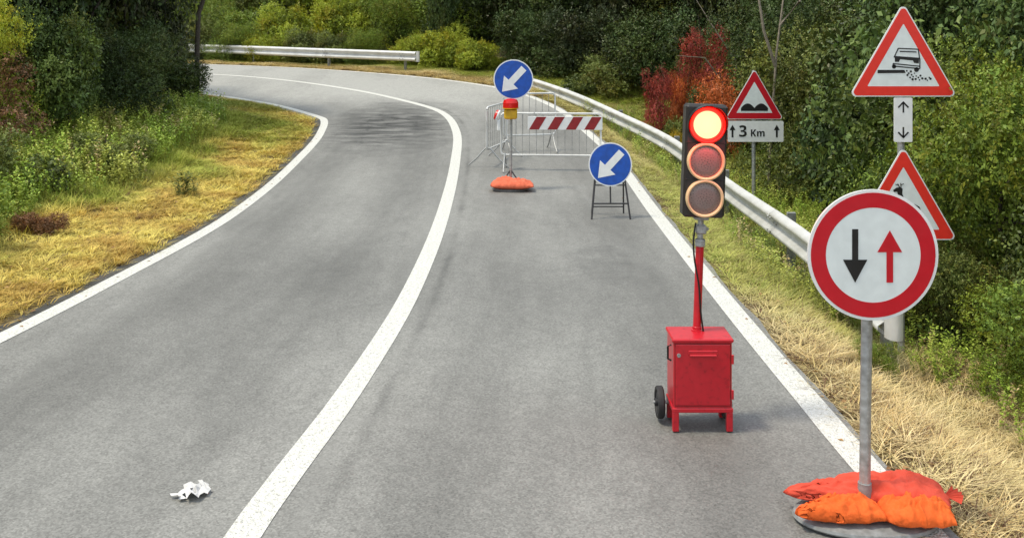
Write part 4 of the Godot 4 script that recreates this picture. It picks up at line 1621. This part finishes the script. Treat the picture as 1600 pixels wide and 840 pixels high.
func build_plants() -> void:
	# ---- left bank
	plant("evergreen_tree", "tall dark evergreen tree at the inside of the bend, nearest the far road", "tree", -9.0, 22.6, "tall", "leaf_deep", Vector3(1.75, 3.2, 1.75), "thick")
	plant("evergreen_tree", "broad dark evergreen tree in the middle of the left thicket", "tree", -9.3, 19.6, "tall", "leaf_dark", Vector3(2.0, 3.2, 2.0), "thick")
	plant("evergreen_tree", "dark evergreen tree left of the thicket, behind the rust brown shrub", "tree", -9.7, 17.0, "tall", "leaf_dark", Vector3(2.0, 3.0, 1.8), "thick")
	for a in [[-12.5, 21.0, 2], [-11.5, 24.5, 3], [-13.0, 17.5, 1], [-12.4, 14.5, 0], [-15.0, 26.0, 4]]:
		plant("evergreen_tree", "%s evergreen tree at the back of the left thicket, counting from the nearest" % ORD[a[2]], "tree", a[0], a[1], "tall", "leaf_deep", Vector3(2.3, 3.6, 2.3), "thick", "trees at the back of the left thicket")
	plant("dark_shrub", "dark low shrub at the foot of the evergreen beside the far road", "shrub", -7.75, 21.6, "round_b", "leaf_dark", Vector3(0.85, 0.8, 0.85))
	plant("dark_shrub", "dark shrub with mid green tips below the broad evergreen", "shrub", -7.6, 18.6, "fine", "leaf_dark", Vector3(1.1, 1.1, 1.0))
	plant("green_shrub", "mid green leafy shrub at the front of the left thicket", "shrub", -7.9, 16.4, "round_a", "leaf_mid", Vector3(0.95, 1.25, 0.9))
	plant("rust_shrub", "rust brown half-dry shrub at the left edge of the thicket", "shrub", -7.9, 13.6, "ragged", "leaf_rust", Vector3(0.8, 0.95, 0.8))
	plant("light_shrub", "tall light green shrub at the left edge of the photo", "shrub", -8.6, 14.6, "fine_b", "leaf_lime", Vector3(1.2, 1.8, 1.2))
	plant("low_bush", "low olive green bush in the weeds below the rust brown shrub", "bush", -6.6, 12.0, "low", "leaf_olive", Vector3(0.8, 0.75, 0.7))
	plant("low_bush", "low green bush at the left edge of the photo above the dry grass", "bush", -5.7, 9.6, "low", "leaf_fresh", Vector3(0.7, 0.65, 0.6))
	plant("low_bush", "low green bush in the weeds in front of the thicket", "bush", -6.0, 14.2, "low", "leaf_olive", Vector3(0.7, 0.55, 0.6))
	plant("dry_bush", "small brown heap of dead leaves at the edge of the left dry grass", "bush", -5.15, 10.4, "low", "leaf_rust", Vector3(0.32, 0.22, 0.2), "")
	var wc := thing("weed_clump", "small dark green weed clump standing alone in the left dry grass", "weeds", ground(-4.35, 12.9))
	for i in 7:
		var a := TAU * i / 7.0
		share("stem", weed_stem(60 + i, 0.36, 22, 0.05), M.leaf_olive, wc, Transform3D(Basis(Vector3.UP, a), Vector3(cos(a) * 0.13 * (i % 3), 0, sin(a) * 0.10 * (i % 3))))
	plant("overhanging_tree", "loose green boughs hanging over the dark thicket at the top left", "tree", -8.5, 21.0, "ragged", "leaf_mid", Vector3(1.2, 1.1, 1.1), "thin", "", -1.0, 0.0, 2.5)
	plant("overhanging_tree", "thin leafy boughs above the slender sapling beside the far road", "tree", -8.2, 22.7, "spray", "leaf_olive", Vector3(1.1, 1.0, 1.0), "thin", "", -1.0, 0.0, 2.9)
	# slender stem at the right side of the left thicket
	var g := ground(-7.35, 22.3)
	var sap := thing("sapling", "slender dark sapling stem beside the far road at the thicket's edge", "tree", g)
	begin()
	tube([Vector3(0, -0.1, 0), Vector3(0.03, 1.4, 0), Vector3(0.06, 2.2, 0), Vector3(0.42, 3.2, 0), Vector3(0.7, 3.9, 0)], [0.07, 0.06, 0.055, 0.04, 0.025], 8)
	part("trunk", M.bark, sap)
	share("crown", CROWN.spray, M.leaf_dark, sap, Transform3D(Basis.from_scale(Vector3(0.9, 0.8, 0.9)), Vector3(0.6, 3.0, 0)))
	for a in [[-8.9, 22.2, 0.9, "far road"], [-9.6, 23.6, 1.2, "back of the thicket"], [-8.4, 20.3, 1.0, "middle of the thicket"], [-10.6, 21.6, 1.3, "broad evergreen's trunk"], [-8.8, 18.0, 1.0, "front of the thicket"]]:
		plant("dark_shrub", "dark undergrowth shrub filling the left thicket, at the %s" % a[3], "shrub", a[0], a[1], "round_b", "leaf_dark", Vector3(a[2], a[2] * 1.25, a[2]), "many", "undergrowth of the left thicket")
	# ---- bank behind the far guardrail
	var k := 0
	for row in [[31.9, 0.80, 1.3], [33.6, 1.25, 2.0], [36.5, 1.7, 2.3], [40.0, 2.2, 2.5], [44.5, 2.8, 3.0]]:
		for i in 12:
			var x: float = -2.2 - i * row[2] + rng.randf_range(-0.4, 0.4)
			var d: float = row[0] + rng.randf_range(-0.2, 0.5) + (0.40 * clampf(-x - 3.0, 0.0, 9.0) if row[0] < 42 else 0.2 * absf(x))
			var crown: String = ["round_a", "round_b", "fine", "round_a"][(k + i) % 4]
			var mat: String = ["leaf_lime", "leaf_fresh", "leaf_lime", "leaf_lime", "leaf_olive"][rng.randi() % 5]
			if crown == "fine": mat = "leaf_fresh"
			var s: float = row[1] * rng.randf_range(0.85, 1.2)
			plant("bank_shrub", "sunlit shrub %s from the right in the %s row on the far guardrail's bank" % [ORD[i], ORD[k]], "shrub", x, d, crown, mat, Vector3(s, s * 1.05, s), "many", "shrubs on the bank behind the far guardrail", -1.0, 0.15)
		k += 1
	plant("lime_bush", "bright lime green bush just right of the far guardrail's end", "bush", -1.15, 30.4, "round_a", "leaf_lime", Vector3(0.75, 0.6, 0.7))
	plant("dark_tree", "dark tree with a black trunk right of the far guardrail's end", "tree", -2.35, 32.4, "tall", "leaf_dark", Vector3(0.8, 2.4, 0.8), "thick")
	# ---- dark wood beyond the barriers
	for a in [[0.4, 33.0, 1], [2.6, 32.5, 3], [5.0, 31.0, 6], [1.6, 36.0, 2], [4.5, 36.0, 5], [7.5, 33.0, 7], [-0.8, 37.5, 0], [8.0, 28.5, 9], [6.2, 26.5, 8], [3.6, 29.4, 4]]:
		plant("dark_tree", "dark dense tree beyond the striped board, %s from the left" % ORD[a[2]], "tree", a[0], a[1], "tall" if rng.randf() < 0.5 else "round_b", "leaf_deep", Vector3(1.7, rng.randf_range(2.6, 3.4), 1.7), "thick", "dark trees of the wood beyond the barriers")
	for a in [[0.6, 30.2, 1.1], [2.2, 28.6, 1.2], [3.9, 26.6, 1.3], [5.4, 24.4, 1.4], [1.5, 31.2, 1.6], [3.4, 30.6, 1.9], [5.6, 28.3, 1.9], [-0.6, 33.6, 1.6], [2.8, 34.2, 2.2], [6.6, 23.2, 1.6], [0.8, 34.8, 2.2], [4.9, 32.8, 2.4]]:
		plant("wood_shrub", "dark undergrowth shrub beyond the guardrail, %s along it from the bend" % ORD[[[0.6, 30.2], [-0.6, 33.6], [1.5, 31.2], [0.8, 34.8], [2.2, 28.6], [2.8, 34.2], [3.4, 30.6], [3.9, 26.6], [4.9, 32.8], [5.4, 24.4], [5.6, 28.3], [6.6, 23.2]].find([a[0], a[1]])], "shrub", a[0], a[1], "round_b", ["leaf_dark", "leaf_deep", "leaf_olive"][int(a[0] * 10.0) % 3 if a[0] > 0 else 0], Vector3(a[2], a[2] * 1.15, a[2]), "many", "undergrowth of the wood beyond the barriers", -1.0, 0.2)
	plant("low_bush", "low dark bush behind the guardrail beyond the striped board", "bush", 2.6, 26.2, "low", "leaf_olive", Vector3(0.9, 0.9, 0.9))
	plant("low_bush", "low olive bush behind the guardrail, right of the far blue disc", "bush", 1.2, 28.9, "low", "leaf_dark", Vector3(0.9, 0.9, 0.9))
	plant("red_shrub", "dark red leaved shrub behind the guardrail, left of the traffic light", "shrub", 3.35, 21.3, "ragged", "leaf_red", Vector3(0.5, 0.95, 0.5), "thin", "", -1.0, 0.0, 0.25)
	plant("red_shrub", "red tipped shrub above and behind the traffic light", "shrub", 4.2, 21.2, "ragged", "leaf_red", Vector3(0.55, 1.0, 0.5), "thin", "", -1.0, 0.0, 1.1)
	plant("low_bush", "low green bush hiding the foot of the dark red shrub", "bush", 3.75, 20.4, "low", "leaf_olive", Vector3(0.55, 0.7, 0.5))
	plant("low_bush", "low dark green bush behind the guardrail, below the red tipped shrub", "bush", 4.5, 20.2, "low", "leaf_dark", Vector3(0.7, 1.3, 0.6))
	plant("orange_shrub", "orange leaved shrub just behind the lit red lamp", "shrub", 4.02, 18.3, "spray", "leaf_orange", Vector3(0.6, 1.0, 0.6), "thin", "", -1.0, 0.0, 0.4)
	plant("orange_shrub", "straggly red orange shrub between the two red shrubs", "shrub", 3.85, 20.9, "ragged", "leaf_orange", Vector3(0.42, 1.15, 0.4), "thin")
	plant("olive_shrub", "olive shrub growing up through the red shrubs", "shrub", 4.6, 21.9, "ragged", "leaf_olive", Vector3(0.7, 1.4, 0.7), "thin")
	plant("yellow_shrub", "small yellow leaved shrub behind the guardrail, left of the red lamp", "shrub", 3.42, 19.6, "spray", "leaf_yellow", Vector3(0.28, 0.42, 0.28), "thin")
	# pale dead branches
	var db := ground(4.6, 20.6)
	var dead := thing("dead_branches", "bare pale branches reaching out above the traffic light", "branch", db)
	for e in [[Vector3(0.3, 0, 0), Vector3(0.1, 1.2, 0.1), Vector3(-0.5, 2.0, 0.2), Vector3(-1.1, 2.05, 0.3)], [Vector3(0.1, 1.2, 0.1), Vector3(0.2, 1.9, 0.15), Vector3(-0.35, 2.7, 0.2), Vector3(-0.7, 3.3, 0.1)], [Vector3(0.35, 0, 0), Vector3(0.8, 1.3, 0.1), Vector3(1.0, 2.4, 0.2), Vector3(1.35, 3.4, 0.1)], [Vector3(1.0, 2.3, 0.2), Vector3(0.85, 2.7, 0.3), Vector3(0.55, 3.3, 0.3)]]:
		begin()
		tube(e, [0.03, 0.022, 0.015, 0.006].slice(0, e.size()), 6)
		part("branch", M.pale_bark, dead)
	var sg := ground(4.4, 16.5)
	var stems := thing("dead_branches", "bare pale stems rising above the uneven road sign", "branch", sg)
	for e in [[Vector3(0, -0.1, 0), Vector3(0.05, 1.3, 0.1), Vector3(0.12, 2.4, 0.1), Vector3(0.3, 3.6, 0.0), Vector3(0.55, 4.6, 0)], [Vector3(0.1, 2.2, 0.1), Vector3(-0.12, 2.8, 0.2), Vector3(-0.2, 3.4, 0.15)], [Vector3(0.2, 2.9, 0.05), Vector3(0.5, 3.3, 0.15), Vector3(0.65, 3.9, 0.2)]]:
		begin()
		tube(e, [0.03, 0.026, 0.02, 0.014, 0.006].slice(0, e.size()), 6)
		part("branch", M.pale_bark, stems)
	# ---- scrub behind the right guardrail
	for a in [[4.75, 9.2, 1.25, "fine", 1], [5.45, 11.4, 1.5, "round_b", 2], [5.75, 13.6, 1.5, "round_a", 3], [5.6, 16.6, 1.6, "fine_b", 4], [5.9, 19.0, 1.6, "fine", 5], [5.6, 7.3, 1.4, "fine", 0]]:
		var z: float = a[2]
		plant("olive_shrub", "olive green shrub behind the right guardrail, %s of the front row from the camera" % ORD[a[4]], "shrub", a[0], a[1], a[3], ["leaf_olive", "leaf_fresh", "leaf_dark"][a[4] % 3] if a[3] == "fine" else ["leaf_mid", "leaf_dark"] [a[4] % 2] if a[3] != "fine_b" else ["leaf_olive", "leaf_grey"][(a[4] / 2) % 2], Vector3(z, z * 1.35, z), "many", "front row of scrub behind the right guardrail", -1.0, 0.15)
	for a in [[7.0, 10.4, 2.1, "fine_b", 1], [7.3, 13.6, 2.2, "fine", 2], [7.8, 17.0, 2.3, "fine_b", 3], [8.2, 20.8, 2.4, "fine", 4], [7.4, 24.0, 2.2, "fine_b", 5], [8.0, 7.6, 2.2, "fine_b", 0]]:
		var z: float = a[2]
		plant("grey_green_tree", "grey green tree in the right scrub, %s of the back row from the camera" % ORD[a[4]], "tree", a[0], a[1], a[3], "leaf_grey", Vector3(z, z * 1.5, z), "many", "back row of scrub on the right", -1.0, 0.2)
	plant("green_bush", "dense green bush at the right edge of the photo, behind the round sign", "bush", 4.35, 7.35, "fine_b", "leaf_fresh", Vector3(0.75, 0.72, 0.75), "many", "", 1.0, 0.1)
	plant("green_bush", "low green bush between the guardrail end and the tall sign post", "bush", 3.95, 8.7, "fine", "leaf_olive", Vector3(0.6, 0.62, 0.6), "many", "", 2.0, 0.1)
	plant("weed_bush", "small green weed bush in front of the guardrail's near end", "bush", 2.72, 7.15, "fine", "leaf_fresh", Vector3(0.15, 0.17, 0.15), "", "", 0.5)
	plant("green_bush", "dark green bush below the right edge scrub beside the dry grass", "bush", 4.65, 6.2, "fine", "leaf_fresh", Vector3(0.7, 0.75, 0.7), "many", "", 3.0, 0.1)
	# out of frame behind the camera: the same scrub goes on and shades the road as it does ahead
	for a in [[6.5, 2.5, 0], [6.8, -2.0, 1], [7.0, -7.0, 2], [-7.6, 5.0, 3], [-8.2, 0.0, 4], [-8.6, -5.5, 5]]:
		plant("olive_shrub", "olive green shrub behind the camera, %s of six" % ORD[a[2]], "shrub", a[0], a[1], "fine", "leaf_olive", Vector3(1.6, 1.9, 1.6), "many", "scrub behind the camera")
